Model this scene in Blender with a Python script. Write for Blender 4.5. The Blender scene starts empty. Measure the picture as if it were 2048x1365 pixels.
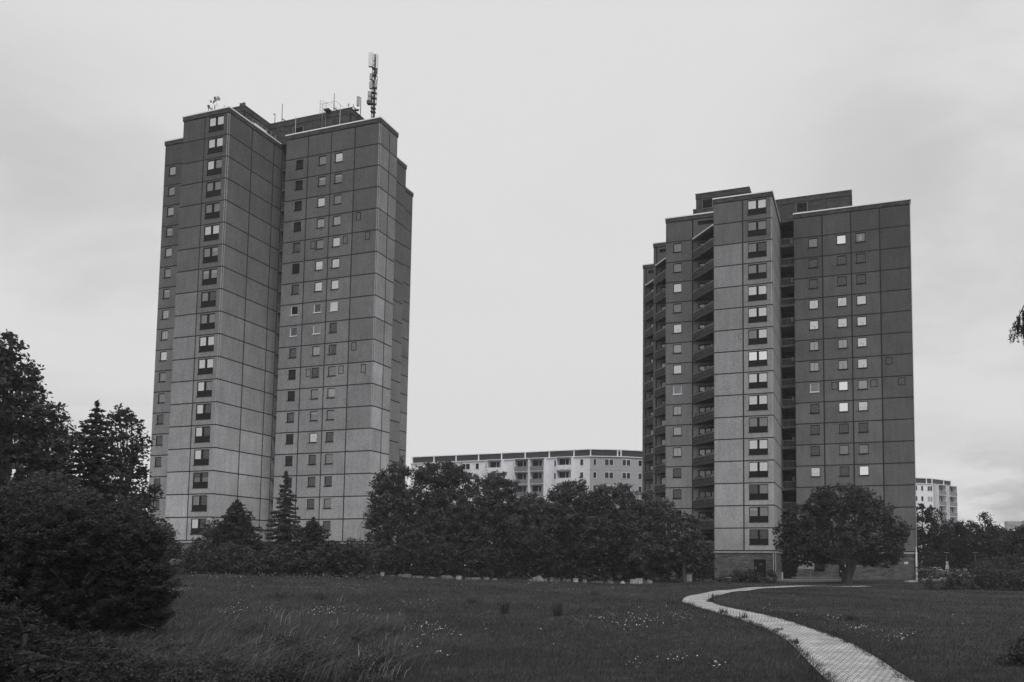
import bpy, math, random
import numpy as np
R = math.radians
rng = np.random.default_rng(7)
random.seed(7)
scn = bpy.context.scene
col = scn.collection

# ------------------------------------------------------------------ camera
FPX, PPX, PPY = 1493.5, 1267.6, 1020.4
PITCH, ROLL, YAW = R(3.831), R(0.311), R(17.151)
CAM_H = 2.35
LIFT_HAZE = 0.00035
CLOUD_OFF = (-9.1, -6.2, 4)
cam_d = bpy.data.cameras.new('camera')
cam = bpy.data.objects.new('camera', cam_d)
col.objects.link(cam)
cam_d.sensor_width = 36
cam_d.lens = FPX / 2048 * 36
cam_d.shift_x = -(PPX - 1024) / 2048
cam_d.shift_y = (PPY - 682.5) / 2048
cam_d.clip_start = 0.1
cam_d.clip_end = 8000
from mathutils import Matrix, Vector
cam.matrix_world = (Matrix.Translation((0, 0, CAM_H)) @ Matrix.Rotation(math.pi / 2 + PITCH, 4, 'X')
                    @ Matrix.Rotation(ROLL, 4, 'Z'))
scn.camera = cam

# ------------------------------------------------------------------ sky, sun, exposure
world = bpy.data.worlds.new('World')
scn.world = world
world.use_nodes = True
wt = world.node_tree
wt.nodes.clear()
WN = wt.nodes.new
def wl(a, b): wt.links.new(a, b)
SUN_EL, SUN_AZ = R(50), R(152)          # sun behind the photographer, veiled by cloud
sky = WN('ShaderNodeTexSky'); sky.sky_type = 'NISHITA'; sky.sun_disc = False
sky.sun_elevation = SUN_EL; sky.sun_rotation = SUN_AZ
bw = WN('ShaderNodeRGBToBW'); wl(sky.outputs[0], bw.inputs[0])
bg_sky = WN('ShaderNodeBackground'); wl(bw.outputs[0], bg_sky.inputs[0]); bg_sky.inputs[1].default_value = 0.05
geo = WN('ShaderNodeNewGeometry')
neg = WN('ShaderNodeVectorMath'); neg.operation = 'SCALE'; neg.inputs['Scale'].default_value = -1
tc = WN('ShaderNodeTexCoord')
# cloud layer: project the view direction onto a high plane so that clouds shrink to the horizon
sep = WN('ShaderNodeSeparateXYZ'); wl(tc.outputs['Generated'], sep.inputs[0])
zz = WN('ShaderNodeMath'); zz.operation = 'MAXIMUM'; wl(sep.outputs[2], zz.inputs[0]); zz.inputs[1].default_value = 0.0
za = WN('ShaderNodeMath'); za.operation = 'ADD'; wl(zz.outputs[0], za.inputs[0]); za.inputs[1].default_value = 0.12
dx = WN('ShaderNodeMath'); dx.operation = 'DIVIDE'; wl(sep.outputs[0], dx.inputs[0]); wl(za.outputs[0], dx.inputs[1])
dy = WN('ShaderNodeMath'); dy.operation = 'DIVIDE'; wl(sep.outputs[1], dy.inputs[0]); wl(za.outputs[0], dy.inputs[1])
comb = WN('ShaderNodeCombineXYZ'); wl(dx.outputs[0], comb.inputs[0]); wl(dy.outputs[0], comb.inputs[1])
n1 = WN('ShaderNodeTexNoise'); n1.inputs['Scale'].default_value = 0.8; n1.inputs['Detail'].default_value = 5
n1.inputs['Roughness'].default_value = 0.58; n1.inputs['Distortion'].default_value = 0.3
off = WN('ShaderNodeVectorMath'); off.operation = 'ADD'; off.inputs[1].default_value = CLOUD_OFF; wl(comb.outputs[0], off.inputs[0])
stc = WN('ShaderNodeVectorMath'); stc.operation = 'MULTIPLY'; stc.inputs[1].default_value = (1.0, 1.25, 1); wl(off.outputs[0], stc.inputs[0])
wl(stc.outputs[0], n1.inputs['Vector'])
r1 = WN('ShaderNodeMapRange'); r1.interpolation_type = 'SMOOTHSTEP'
wl(n1.outputs[0], r1.inputs[0]); r1.inputs[1].default_value = 0.38; r1.inputs[2].default_value = 0.68
# thinner cloud in the middle of the view, thicker towards both sides
mx = WN('ShaderNodeMath'); mx.operation = 'ADD'; wl(sep.outputs[0], mx.inputs[0]); mx.inputs[1].default_value = 0.13
ma = WN('ShaderNodeMath'); ma.operation = 'ABSOLUTE'; wl(mx.outputs[0], ma.inputs[0])
mr = WN('ShaderNodeMapRange'); mr.interpolation_type = 'SMOOTHSTEP'
wl(ma.outputs[0], mr.inputs[0]); mr.inputs[1].default_value = 0.16; mr.inputs[2].default_value = 0.50
mr.inputs[3].default_value = 0.02; mr.inputs[4].default_value = 0.19
mm = WN('ShaderNodeMath'); mm.operation = 'MULTIPLY'; wl(r1.outputs[0], mm.inputs[0])
hg = WN('ShaderNodeMapRange'); hg.interpolation_type = 'SMOOTHSTEP'; wl(sep.outputs[2], hg.inputs[0])
hg.inputs[1].default_value = 0.02; hg.inputs[2].default_value = 0.42; hg.inputs[3].default_value = .25
hm_ = WN('ShaderNodeMath'); hm_.operation = 'MULTIPLY'; wl(mr.outputs[0], hm_.inputs[0]); wl(hg.outputs[0], hm_.inputs[1])
wl(hm_.outputs[0], mm.inputs[1])
# broken cumulus low on the right hand horizon
n2 = WN('ShaderNodeTexNoise'); n2.inputs['Scale'].default_value = 7.0; n2.inputs['Detail'].default_value = 7
n2.inputs['Roughness'].default_value = 0.55
mp2 = WN('ShaderNodeMapping'); mp2.inputs['Scale'].default_value = (1, 1, 3.0); wl(tc.outputs['Generated'], mp2.inputs[0])
wl(mp2.outputs[0], n2.inputs['Vector'])
r2 = WN('ShaderNodeMapRange'); r2.interpolation_type = 'SMOOTHSTEP'
wl(n2.outputs[0], r2.inputs[0]); r2.inputs[1].default_value = 0.45; r2.inputs[2].default_value = 0.62
lo = WN('ShaderNodeMapRange'); lo.interpolation_type = 'SMOOTHSTEP'; wl(sep.outputs[2], lo.inputs[0])
lo.inputs[1].default_value = 0.20; lo.inputs[2].default_value = 0.02
rs = WN('ShaderNodeMapRange'); rs.interpolation_type = 'SMOOTHSTEP'; wl(sep.outputs[0], rs.inputs[0])
rs.inputs[1].default_value = 0.28; rs.inputs[2].default_value = 0.42
m3 = WN('ShaderNodeMath'); m3.operation = 'MULTIPLY'; wl(lo.outputs[0], m3.inputs[0]); wl(rs.outputs[0], m3.inputs[1])
m4 = WN('ShaderNodeMath'); m4.operation = 'MULTIPLY'; wl(m3.outputs[0], m4.inputs[0]); wl(r2.outputs[0], m4.inputs[1])
m5 = WN('ShaderNodeMath'); m5.operation = 'MULTIPLY'; wl(m4.outputs[0], m5.inputs[0]); m5.inputs[1].default_value = 0.32
sm = WN('ShaderNodeMath'); sm.operation = 'ADD'; wl(mm.outputs[0], sm.inputs[0]); wl(m5.outputs[0], sm.inputs[1])
inv = WN('ShaderNodeMath'); inv.operation = 'SUBTRACT'; inv.inputs[0].default_value = 0.785; wl(sm.outputs[0], inv.inputs[1])
# an overcast sky is brightest overhead
zen = WN('ShaderNodeMapRange'); zen.interpolation_type = 'SMOOTHSTEP'; wl(sep.outputs[2], zen.inputs[0])
zen.inputs[1].default_value = 0.64; zen.inputs[2].default_value = 1.0; zen.inputs[3].default_value = 1.0; zen.inputs[4].default_value = 1.9
zm = WN('ShaderNodeMath'); zm.operation = 'MULTIPLY'; wl(inv.outputs[0], zm.inputs[0]); wl(zen.outputs[0], zm.inputs[1])
bg_cl = WN('ShaderNodeBackground'); wl(zm.outputs[0], bg_cl.inputs[0]); bg_cl.inputs[1].default_value = 1.0
mixw = WN('ShaderNodeMixShader'); mixw.inputs[0].default_value = 0.94
wl(bg_sky.outputs[0], mixw.inputs[1]); wl(bg_cl.outputs[0], mixw.inputs[2])
wo = WN('ShaderNodeOutputWorld'); wl(mixw.outputs[0], wo.inputs[0])

sd = bpy.data.lights.new('sun', 'SUN'); sd.energy = 1.35; sd.angle = R(35); sd.color = (1, 0.985, 0.96)
sun = bpy.data.objects.new('sun', sd); col.objects.link(sun)
sv = Vector((math.sin(SUN_AZ) * math.cos(SUN_EL), math.cos(SUN_AZ) * math.cos(SUN_EL), math.sin(SUN_EL)))
sun.rotation_euler = sv.to_track_quat('Z', 'Y').to_euler()
scn.view_settings.view_transform = 'Standard'
scn.view_settings.look = 'None'
scn.view_settings.gamma = 1
scn.view_settings.exposure = 0
scn.cycles.max_bounces = 8; scn.cycles.diffuse_bounces = 6; scn.cycles.transparent_max_bounces = 12

# ------------------------------------------------------------------ geometry of the view (used for laying the place out)
cR, sR, cP, sP = math.cos(ROLL), math.sin(ROLL), math.cos(PITCH), math.sin(PITCH)
def ray(u, v):
    du, dv = u - PPX, v - PPY
    U = du * cR + dv * sR; V = -du * sR + dv * cR
    z = -V / FPX
    return np.array([U / FPX, cP - z * sP, sP + z * cP])
def at(u, v, Y):                       # point of the photograph at distance Y
    r = ray(u, v); p = r * (Y / r[1]); p[2] += CAM_H
    return p
def sstep(x): x = np.clip(x, 0, 1); return x * x * (3 - 2 * x)
def gz(X, Y):
    return (0.85 * sstep((-X - 2) / 38.) * sstep((Y - 25) / 40.)
            + 0.05 * np.sin(X * .31 + 1.3) * np.sin(Y * .23) + 0.03 * np.sin(X * .7 + Y * .5))
def px2m(n, Y): return n * Y / FPX
def onground(u, v):                    # where a sight line meets the ground
    r = ray(u, v); t = 10.
    for _ in range(60):
        zg = gz(r[0] * t, r[1] * t) - CAM_H
        t = 0.5 * t + 0.5 * (zg / r[2])
    return np.array([r[0] * t, r[1] * t, gz(r[0] * t, r[1] * t)])
def gp(u, Y):                          # ground point under photo column u at distance Y
    r = ray(u, 1120); X = r[0] * Y / r[1]
    return np.array([X, Y, float(gz(X, Y))])

# ------------------------------------------------------------------ materials
MATS = {}
def mat(name, base, rough=0.8, spec=0.3, metal=0.0, noise=None, bump=0.0, attr=False, stretch=(1, 1, 1), tint=True):
    if name in MATS: return MATS[name]
    m = bpy.data.materials.new(name); m.use_nodes = True
    nt = m.node_tree; b = nt.nodes['Principled BSDF']
    b.inputs['Roughness'].default_value = rough
    b.inputs['Metallic'].default_value = metal
    b.inputs['Specular IOR Level'].default_value = spec
    c = (base * .985, base * .985, base * 1.03, 1) if tint else (base, base, base, 1)
    if noise is None and not attr:
        b.inputs['Base Color'].default_value = c
    else:
        val = nt.nodes.new('ShaderNodeRGB'); val.outputs[0].default_value = c
        out = val.outputs[0]
        if attr:
            at_ = nt.nodes.new('ShaderNodeAttribute'); at_.attribute_name = 'tone'
            out = at_.outputs['Color']
        if noise:
            t = nt.nodes.new('ShaderNodeTexCoord')
            mp = nt.nodes.new('ShaderNodeMapping'); mp.inputs['Scale'].default_value = stretch
            nt.links.new(t.outputs['Object'], mp.inputs[0])
            for (sc, lo_, hi_, det) in noise:
                n = nt.nodes.new('ShaderNodeTexNoise'); n.inputs['Scale'].default_value = sc
                n.inputs['Detail'].default_value = det
                nt.links.new(mp.outputs[0], n.inputs['Vector'])
                r = nt.nodes.new('ShaderNodeMapRange'); nt.links.new(n.outputs[0], r.inputs[0])
                r.inputs[1].default_value = .3; r.inputs[2].default_value = .7
                r.inputs[3].default_value = lo_; r.inputs[4].default_value = hi_
                mu = nt.nodes.new('ShaderNodeVectorMath'); mu.operation = 'SCALE'
                nt.links.new(out, mu.inputs[0]); nt.links.new(r.outputs[0], mu.inputs['Scale'])
                out = mu.outputs[0]
            if bump:
                bp = nt.nodes.new('ShaderNodeBump'); bp.inputs['Strength'].default_value = bump
                bp.inputs['Distance'].default_value = .02
                nt.links.new(n.outputs[0], bp.inputs['Height']); nt.links.new(bp.outputs[0], b.inputs['Normal'])
        nt.links.new(out, b.inputs['Base Color'])
    MATS[name] = m
    return m

def facade_material():
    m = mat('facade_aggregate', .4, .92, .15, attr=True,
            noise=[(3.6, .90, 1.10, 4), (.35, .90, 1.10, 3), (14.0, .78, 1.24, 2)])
    nt = m.node_tree; b = nt.nodes['Principled BSDF']
    src = b.inputs['Base Color'].links[0].from_socket
    t = nt.nodes.new('ShaderNodeTexCoord')
    mp = nt.nodes.new('ShaderNodeMapping'); mp.inputs['Scale'].default_value = (1.3, 1.3, .2)
    nt.links.new(t.outputs['Object'], mp.inputs[0])
    n = nt.nodes.new('ShaderNodeTexNoise'); n.inputs['Scale'].default_value = 1.6; n.inputs['Detail'].default_value = 4
    nt.links.new(mp.outputs[0], n.inputs['Vector'])
    r = nt.nodes.new('ShaderNodeMapRange'); nt.links.new(n.outputs[0], r.inputs[0])
    r.inputs[1].default_value = .3; r.inputs[2].default_value = .7; r.inputs[3].default_value = .90; r.inputs[4].default_value = 1.09
    mu = nt.nodes.new('ShaderNodeVectorMath'); mu.operation = 'SCALE'
    nt.links.new(src, mu.inputs[0]); nt.links.new(r.outputs[0], mu.inputs['Scale'])
    nt.links.new(mu.outputs[0], b.inputs['Base Color'])
    return m
M_FAC = facade_material()

def brick_material(name, c1, c2, mortar, sx=.25, sy=.075):
    m = bpy.data.materials.new(name); m.use_nodes = True; nt = m.node_tree; b = nt.nodes['Principled BSDF']
    b.inputs['Roughness'].default_value = .9; b.inputs['Specular IOR Level'].default_value = .2
    t = nt.nodes.new('ShaderNodeTexCoord')
    sp = nt.nodes.new('ShaderNodeSeparateXYZ'); nt.links.new(t.outputs['Object'], sp.inputs[0])
    ad = nt.nodes.new('ShaderNodeMath'); ad.operation = 'ADD'
    nt.links.new(sp.outputs[0], ad.inputs[0]); nt.links.new(sp.outputs[1], ad.inputs[1])
    cb = nt.nodes.new('ShaderNodeCombineXYZ'); nt.links.new(ad.outputs[0], cb.inputs[0]); nt.links.new(sp.outputs[2], cb.inputs[1])
    br = nt.nodes.new('ShaderNodeTexBrick'); nt.links.new(cb.outputs[0], br.inputs['Vector'])
    br.inputs['Scale'].default_value = 1; br.inputs['Brick Width'].default_value = sx; br.inputs['Row Height'].default_value = sy
    br.inputs['Mortar Size'].default_value = .008; br.inputs['Bias'].default_value = -.2
    br.inputs['Color1'].default_value = (c1, c1, c1 * 1.04, 1); br.inputs['Color2'].default_value = (c2, c2, c2 * 1.04, 1)
    br.inputs['Mortar'].default_value = (mortar, mortar, mortar, 1)
    n = nt.nodes.new('ShaderNodeTexNoise'); n.inputs['Scale'].default_value = 1.4; n.inputs['Detail'].default_value = 5
    mp = nt.nodes.new('ShaderNodeMapping'); mp.inputs['Scale'].default_value = (.8, .8, 3.5)
    nt.links.new(t.outputs['Object'], mp.inputs[0]); nt.links.new(mp.outputs[0], n.inputs['Vector'])
    r = nt.nodes.new('ShaderNodeMapRange'); nt.links.new(n.outputs[0], r.inputs[0])
    r.inputs[1].default_value = .3; r.inputs[2].default_value = .7; r.inputs[3].default_value = .55; r.inputs[4].default_value = 1.5
    mu = nt.nodes.new('ShaderNodeVectorMath'); mu.operation = 'SCALE'
    nt.links.new(br.outputs[0], mu.inputs[0]); nt.links.new(r.outputs[0], mu.inputs['Scale'])
    nt.links.new(mu.outputs[0], b.inputs['Base Color'])
    return m
M_BRICK = brick_material('dark_brick', .075, .04, .05)
M_BRICK2 = brick_material('plinth_brick', .15, .07, .08)

def glass_material(name, refl):
    m = bpy.data.materials.new(name); m.use_nodes = True; nt = m.node_tree; nt.nodes.clear()
    tr = nt.nodes.new('ShaderNodeBsdfTransparent'); tr.inputs[0].default_value = (.92, .92, .93, 1)
    gl = nt.nodes.new('ShaderNodeBsdfGlossy'); gl.inputs['Roughness'].default_value = .02
    gl.inputs['Color'].default_value = (.95, .95, .95, 1)
    lw = nt.nodes.new('ShaderNodeFresnel'); lw.inputs[0].default_value = 1.5
    ad = nt.nodes.new('ShaderNodeMath'); ad.operation = 'ADD'; ad.use_clamp = True
    nt.links.new(lw.outputs[0], ad.inputs[0]); ad.inputs[1].default_value = refl
    mx_ = nt.nodes.new('ShaderNodeMixShader'); nt.links.new(ad.outputs[0], mx_.inputs[0])
    nt.links.new(tr.outputs[0], mx_.inputs[1]); nt.links.new(gl.outputs[0], mx_.inputs[2])
    o = nt.nodes.new('ShaderNodeOutputMaterial'); nt.links.new(mx_.outputs[0], o.inputs[0])
    return m
M_GLASS = glass_material('window_glass', .04)
M_GLASS_B = glass_material('bright_window_glass', .85)
M_GLASS_L = glass_material('pale_window_glass', .50)
M_GLASS_M = glass_material('mid_window_glass', .10)
M_GLASS_N = glass_material('hazy_window_glass', .22)
def glass_for(s): return {'N': M_GLASS_N, 'O': M_GLASS_N, 'W': M_GLASS_B, 'L': M_GLASS_L, 'H': M_GLASS_L, 'T': M_GLASS_M, 'P': M_GLASS_L, 'V': M_GLASS_L, 'M': M_GLASS_M, 'U': M_GLASS_M, 'R': M_GLASS_M}.get(s, M_GLASS)
M_CORE = mat('joint_core', .035, .95, .1)
M_FRAME = mat('dark_frame', .014, .8, .12)
M_WFRAME = mat('white_frame', .8, .5, .4)
M_CUR = {'L': mat('net_curtain', .80, .9, .1, noise=[(5, .8, 1.1, 3)], stretch=(6, 1, .3)),
         'M': mat('grey_curtain', .42, .9, .1, noise=[(5, .75, 1.15, 3)], stretch=(5, 1, .3)),
         'N': mat('beige_curtain', .52, .9, .1, noise=[(5, .75, 1.15, 3)], stretch=(6, 1, .3)),
         'D': mat('dark_interior', .06, .9, .1),
         'K': mat('black_interior', .02, .9, .1)}
M_COPE = mat('pale_coping', .85, .55, .4)
M_METAL = mat('galvanised_metal', .35, .45, .5, metal=.6)
M_DMETAL = mat('dark_metal', .05, .55, .4)
M_WPLAST = mat('white_plastic', .75, .45, .4)
M_ROOF = mat('roof_felt', .12, .95, .1)
M_TRIM = mat('corner_trim', .46, .85, .2, noise=[(3, .8, 1.1, 3)])
M_CONC = mat('concrete', .38, .9, .2, noise=[(3, .7, 1.15, 4)])

# ------------------------------------------------------------------ mesh helper
class MB:
    def __init__(s): s.v = []; s.f = []; s.t = []; s.n = 0; s.mi = []; s.cur = 0
    def add(s, vs, fs, tone=None):
        s.v.append(np.asarray(vs, float).reshape(-1, 3))
        for f in fs: s.f.append([i + s.n for i in f]); s.t.append(tone); s.mi.append(s.cur)
        s.n += len(vs)
    def box(s, x0, x1, y0, y1, z0, z1, tone=None):
        if x0 > x1: x0, x1 = x1, x0
        if y0 > y1: y0, y1 = y1, y0
        if z0 > z1: z0, z1 = z1, z0
        s.add([(x0, y0, z0), (x1, y0, z0), (x1, y1, z0), (x0, y1, z0), (x0, y0, z1), (x1, y0, z1), (x1, y1, z1), (x0, y1, z1)],
              [(3, 2, 1, 0), (4, 5, 6, 7), (0, 1, 5, 4), (1, 2, 6, 5), (2, 3, 7, 6), (3, 0, 4, 7)], tone)
    def obox(s, p, q, w, z0, z1, tone=None):      # wall of thickness w along plan segment p-q
        p = np.array(p, float); q = np.array(q, float); d = (q - p) / np.linalg.norm(q - p); n = np.array([-d[1], d[0]]) * w / 2
        c = [p - n, q - n, q + n, p + n]
        s.add([(*k, z0) for k in c] + [(*k, z1) for k in c],
              [(3, 2, 1, 0), (4, 5, 6, 7), (0, 1, 5, 4), (1, 2, 6, 5), (2, 3, 7, 6), (3, 0, 4, 7)], tone)
    def prism(s, poly, z0, z1, tone=None):
        n = len(poly)
        s.add([(x, y, z0) for x, y in poly] + [(x, y, z1) for x, y in poly],
              [tuple(range(n))[::-1], tuple(range(n, 2 * n))] + [(i, (i + 1) % n, n + (i + 1) % n, n + i) for i in range(n)], tone)
    def tube(s, pts, rad, n=8, cap=True, tone=None):
        pts = [np.array(p, float) for p in pts]
        if not hasattr(rad, '__len__'): rad = [rad] * len(pts)
        vs = []; up = np.array([.13, .27, 1.]) ; 
        for i, p in enumerate(pts):
            d = pts[min(i + 1, len(pts) - 1)] - pts[max(i - 1, 0)]
            d = d / (np.linalg.norm(d) + 1e-9)
            a = np.cross(d, up if abs(d[2]) < .95 else np.array([1., 0, 0])); a /= np.linalg.norm(a)
            b = np.cross(d, a)
            for k in range(n):
                t = 2 * math.pi * k / n; vs.append(p + rad[i] * (math.cos(t) * a + math.sin(t) * b))
        fs = []
        for i in range(len(pts) - 1):
            for k in range(n):
                fs.append((i * n + k, i * n + (k + 1) % n, (i + 1) * n + (k + 1) % n, (i + 1) * n + k))
        if cap: fs += [tuple(range(n)), tuple(range(len(pts) * n - n, len(pts) * n))[::-1]]
        s.add(vs, fs, tone)
    def build(s, name, mats, parent=None, smooth=False):
        me = bpy.data.meshes.new(name)
        V = np.concatenate(s.v)
        me.from_pydata(V.tolist(), [], s.f)
        if not isinstance(mats, (list, tuple)): mats = [mats]
        for m in mats: me.materials.append(m)
        if len(mats) > 1: me.polygons.foreach_set('material_index', s.mi)
        if any(t is not None for t in s.t):
            ca = me.color_attributes.new('tone', 'FLOAT_COLOR', 'CORNER')
            arr = []
            for f, t in zip(s.f, s.t):
                t = .3 if t is None else t
                arr += [t * .985, t * .985, t * 1.02, 1.] * len(f)
            ca.data.foreach_set('color', np.array(arr, np.float32))
        if smooth: me.polygons.foreach_set('use_smooth', [True] * len(me.polygons))
        me.update()
        o = bpy.data.objects.new(name, me); col.objects.link(o)
        if parent is not None: o.parent = parent
        return o

def npmesh(name, V, F, m, tone=None, parent=None):
    """big mesh from arrays; F is (n,k) ; tone per face"""
    me = bpy.data.meshes.new(name); k = F.shape[1]
    me.vertices.add(len(V)); me.vertices.foreach_set('co', np.ascontiguousarray(V, np.float32).ravel())
    me.loops.add(F.size); me.loops.foreach_set('vertex_index', np.ascontiguousarray(F, np.int32).ravel())
    me.polygons.add(len(F)); me.polygons.foreach_set('loop_start', np.arange(0, F.size, k, dtype=np.int32))
    me.materials.append(m)
    me.update(calc_edges=True)
    if tone is not None:
        ca = me.color_attributes.new('tone', 'FLOAT_COLOR', 'CORNER')
        t = np.repeat(tone, k); c = np.stack([t * .985, t * .985, t * 1.04, np.ones_like(t)], 1)
        ca.data.foreach_set('color', c.astype(np.float32).ravel())
    o = bpy.data.objects.new(name, me); col.objects.link(o)
    if parent is not None: o.parent = parent
    return o

def tag(o, label=None, cat=None, group=None, kind=None):
    if label: o['label'] = label
    if cat: o['category'] = cat
    if group: o['group'] = group
    if kind: o['kind'] = kind
    return o
def empty(name, loc=(0, 0, 0), rz=0.0):
    o = bpy.data.objects.new(name, None); col.objects.link(o)
    o.location = tuple(float(x) for x in loc); o.rotation_euler = (0, 0, rz); o.empty_display_size = .5
    return o
def copy_tree(o, parent=None):
    c = o.copy(); col.objects.link(c)
    if parent is not None: c.parent = parent
    for ch in o.children: copy_tree(ch, c)
    return c

# ------------------------------------------------------------------ windows
PROTO = {}
def window_proto(w, h, state):
    key = (round(w, 2), round(h, 2), state)
    if key in PROTO: return PROTO[key]
    wf = 'X' in state; s = state.replace('X', '')
    mb = MB(); t = .07 if not wf else .09
    mb.box(0, t, .07, .13, 0, h); mb.box(w - t, w, .07, .13, 0, h)
    mb.box(t, w - t, .07, .13, 0, t); mb.box(t, w - t, .07, .13, h - t, h)
    mb.box(-.09, w + .05, -.07, .08, -.07, -.005)
    o = mb.build('window', M_WFRAME if wf else M_FRAME)
    g = MB(); g.add([(t, .10, t), (w - t, .10, t), (w - t, .10, h - t), (t, .10, h - t)], [(0, 1, 2, 3)])
    g.build('pane', glass_for(s), o)
    c = MB(); a, b, y = .02, w - .02, .18
    def q(x0, x1, z0, z1, mi): c.cur = mi; c.box(x0, x1, y, y + .01, z0, z1)
    ms = [M_CUR['L'], M_CUR['M'], M_CUR['D'], M_CUR['K']]
    if s in ('L', 'W'): q(a, b, .02, h - .02, 0)
    elif s == 'M': q(a, b, .02, h - .02, 1)
    elif s == 'D': q(a, b, .02, h - .02, 2)
    elif s == 'K': q(a, b, .02, h - .02, 3)
    elif s == 'H': q(a, b, h * .45, h - .02, 0); q(a, b, .02, h * .45, 2)
    elif s == 'T': q(a, b, h * .72, h - .02, 0); q(a, b, .02, h * .72, 1)
    elif s == 'S': q(a, a + w * .22, .02, h - .02, 1); q(a + w * .22, b, .02, h - .02, 3)
    elif s == 'N':
        c.cur = 0; ms = [M_CUR['N'], M_CUR['M'], M_CUR['D'], M_CUR['K']]
        q(a, w * .47, .02, h - .02, 0); q(w * .53, b, .02, h - .02, 0); q(w * .47, w * .53, .02, h - .02, 2)
    elif s == 'O':
        ms = [M_CUR['N'], M_CUR['M'], M_CUR['D'], M_CUR['K']]
        q(a, b, h * .2, h - .02, 0); q(a, b, .02, h * .2, 3)
    elif s == 'V':
        c.cur = 0
        c.add([(a, y, .02), (a, y, h - .02), (w * .46, y, h - .02)], [(0, 1, 2)])
        c.add([(b, y, .02), (w * .54, y, h - .02), (b, y, h - .02)], [(0, 1, 2)])
        c.cur = 2; c.box(a, b, y + .02, y + .03, .02, h - .02)
    elif s == 'P':                               # light curtain with a plant on the sill
        q(a, b, .02, h - .02, 0); c.cur = 2
        for k in range(9):
            x0 = random.uniform(.15, w - .3); z0 = random.uniform(.03, h * .35)
            c.box(x0, x0 + random.uniform(.05, .14), y - .03, y - .02, z0, z0 + random.uniform(.06, .2))
    elif s == 'U': q(a, b, .02, h - .02, 1); c.cur = 0; c.box(w * .35, w * .6, y - .02, y - .01, h * .25, h * .75)
    c.build('curtain', ms, o)
    col.objects.unlink(o)
    for ch in o.children: col.objects.unlink(ch)
    PROTO[key] = o
    return o
def bay_proto(state):
    key = ('bay', state)
    if key in PROTO: return PROTO[key]
    w, h, zs = 2.36, 1.86, .66
    mb = MB(); t = .07
    mb.box(0, t, .04, .12, 0, h); mb.box(w - t, w, .04, .12, 0, h)
    mb.box(t, w - t, .04, .12, h - .09, h)
    mb.box(t, w - t, .05, .11, 0, zs)                      # dark infill panel under the glass
    mb.box(w / 2 - .14, w / 2 + .14, .04, .12, zs, h - .09)
    mb.box(t, w / 2 - .14, .03, .12, zs, zs + .05); mb.box(w / 2 + .14, w - t, .03, .12, zs, zs + .05)
    mb.box(-.06, w + .04, -.05, .035, -.08, -.005)
    o = mb.build('bay_window', M_FRAME)
    ms = [M_CUR['L'], M_CUR['M'], M_CUR['D'], M_CUR['K']]
    for k, s in enumerate(state):
        x0 = t if k == 0 else w / 2 + .14; x1 = w / 2 - .14 if k == 0 else w - t
        z0, z1 = zs + .05, h - .09
        g = MB(); g.add([(x0, .08, z0), (x1, .08, z0), (x1, .08, z1), (x0, .08, z1)], [(0, 1, 2, 3)])
        g.build('pane', glass_for(s), o)
        c = MB(); y = .16
        def q(xa, xb, za, zb, mi): c.cur = mi; c.box(xa, xb, y, y + .01, za, zb)
        if s == 'L' and k == 1 and state[0] == 'L': q(x0, x1 - .12, z0, z1, 0); q(x1 - .12, x1, z0, z1, 2)
        elif s in 'LW': q(x0, x1, z0, z1, 0)
        elif s == 'M': q(x0, x1, z0, z1, 1)
        elif s == 'D': q(x0, x1, z0, z1, 2)
        elif s == 'K': q(x0, x1, z0, z1, 3)
        elif s == 'T': q(x0, x1, (z0 + z1) / 2 + .15, z1, 0); q(x0, x1, z0, (z0 + z1) / 2 + .15, 1)
        elif s == 'B': q(x0, x1, z0, (z0 + z1) / 2, 1); q(x0, x1, (z0 + z1) / 2, z1, 3)
        elif s == 'S': q(x0, x0 + .2, z0, z1, 0); q(x0 + .2, x1, z0, z1, 3)
        elif s == 'R': q(x0, x1 - .25, z0, z1, 1); q(x1 - .25, x1, z0, z1, 0)
        c.build('curtain', ms, o)
    col.objects.unlink(o)
    for ch in o.children: col.objects.unlink(ch)
    PROTO[key] = o
    return o
def put(proto, parent, loc, name=None):
    o = copy_tree(proto, parent); o.location = tuple(float(x) for x in loc)
    return o

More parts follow.
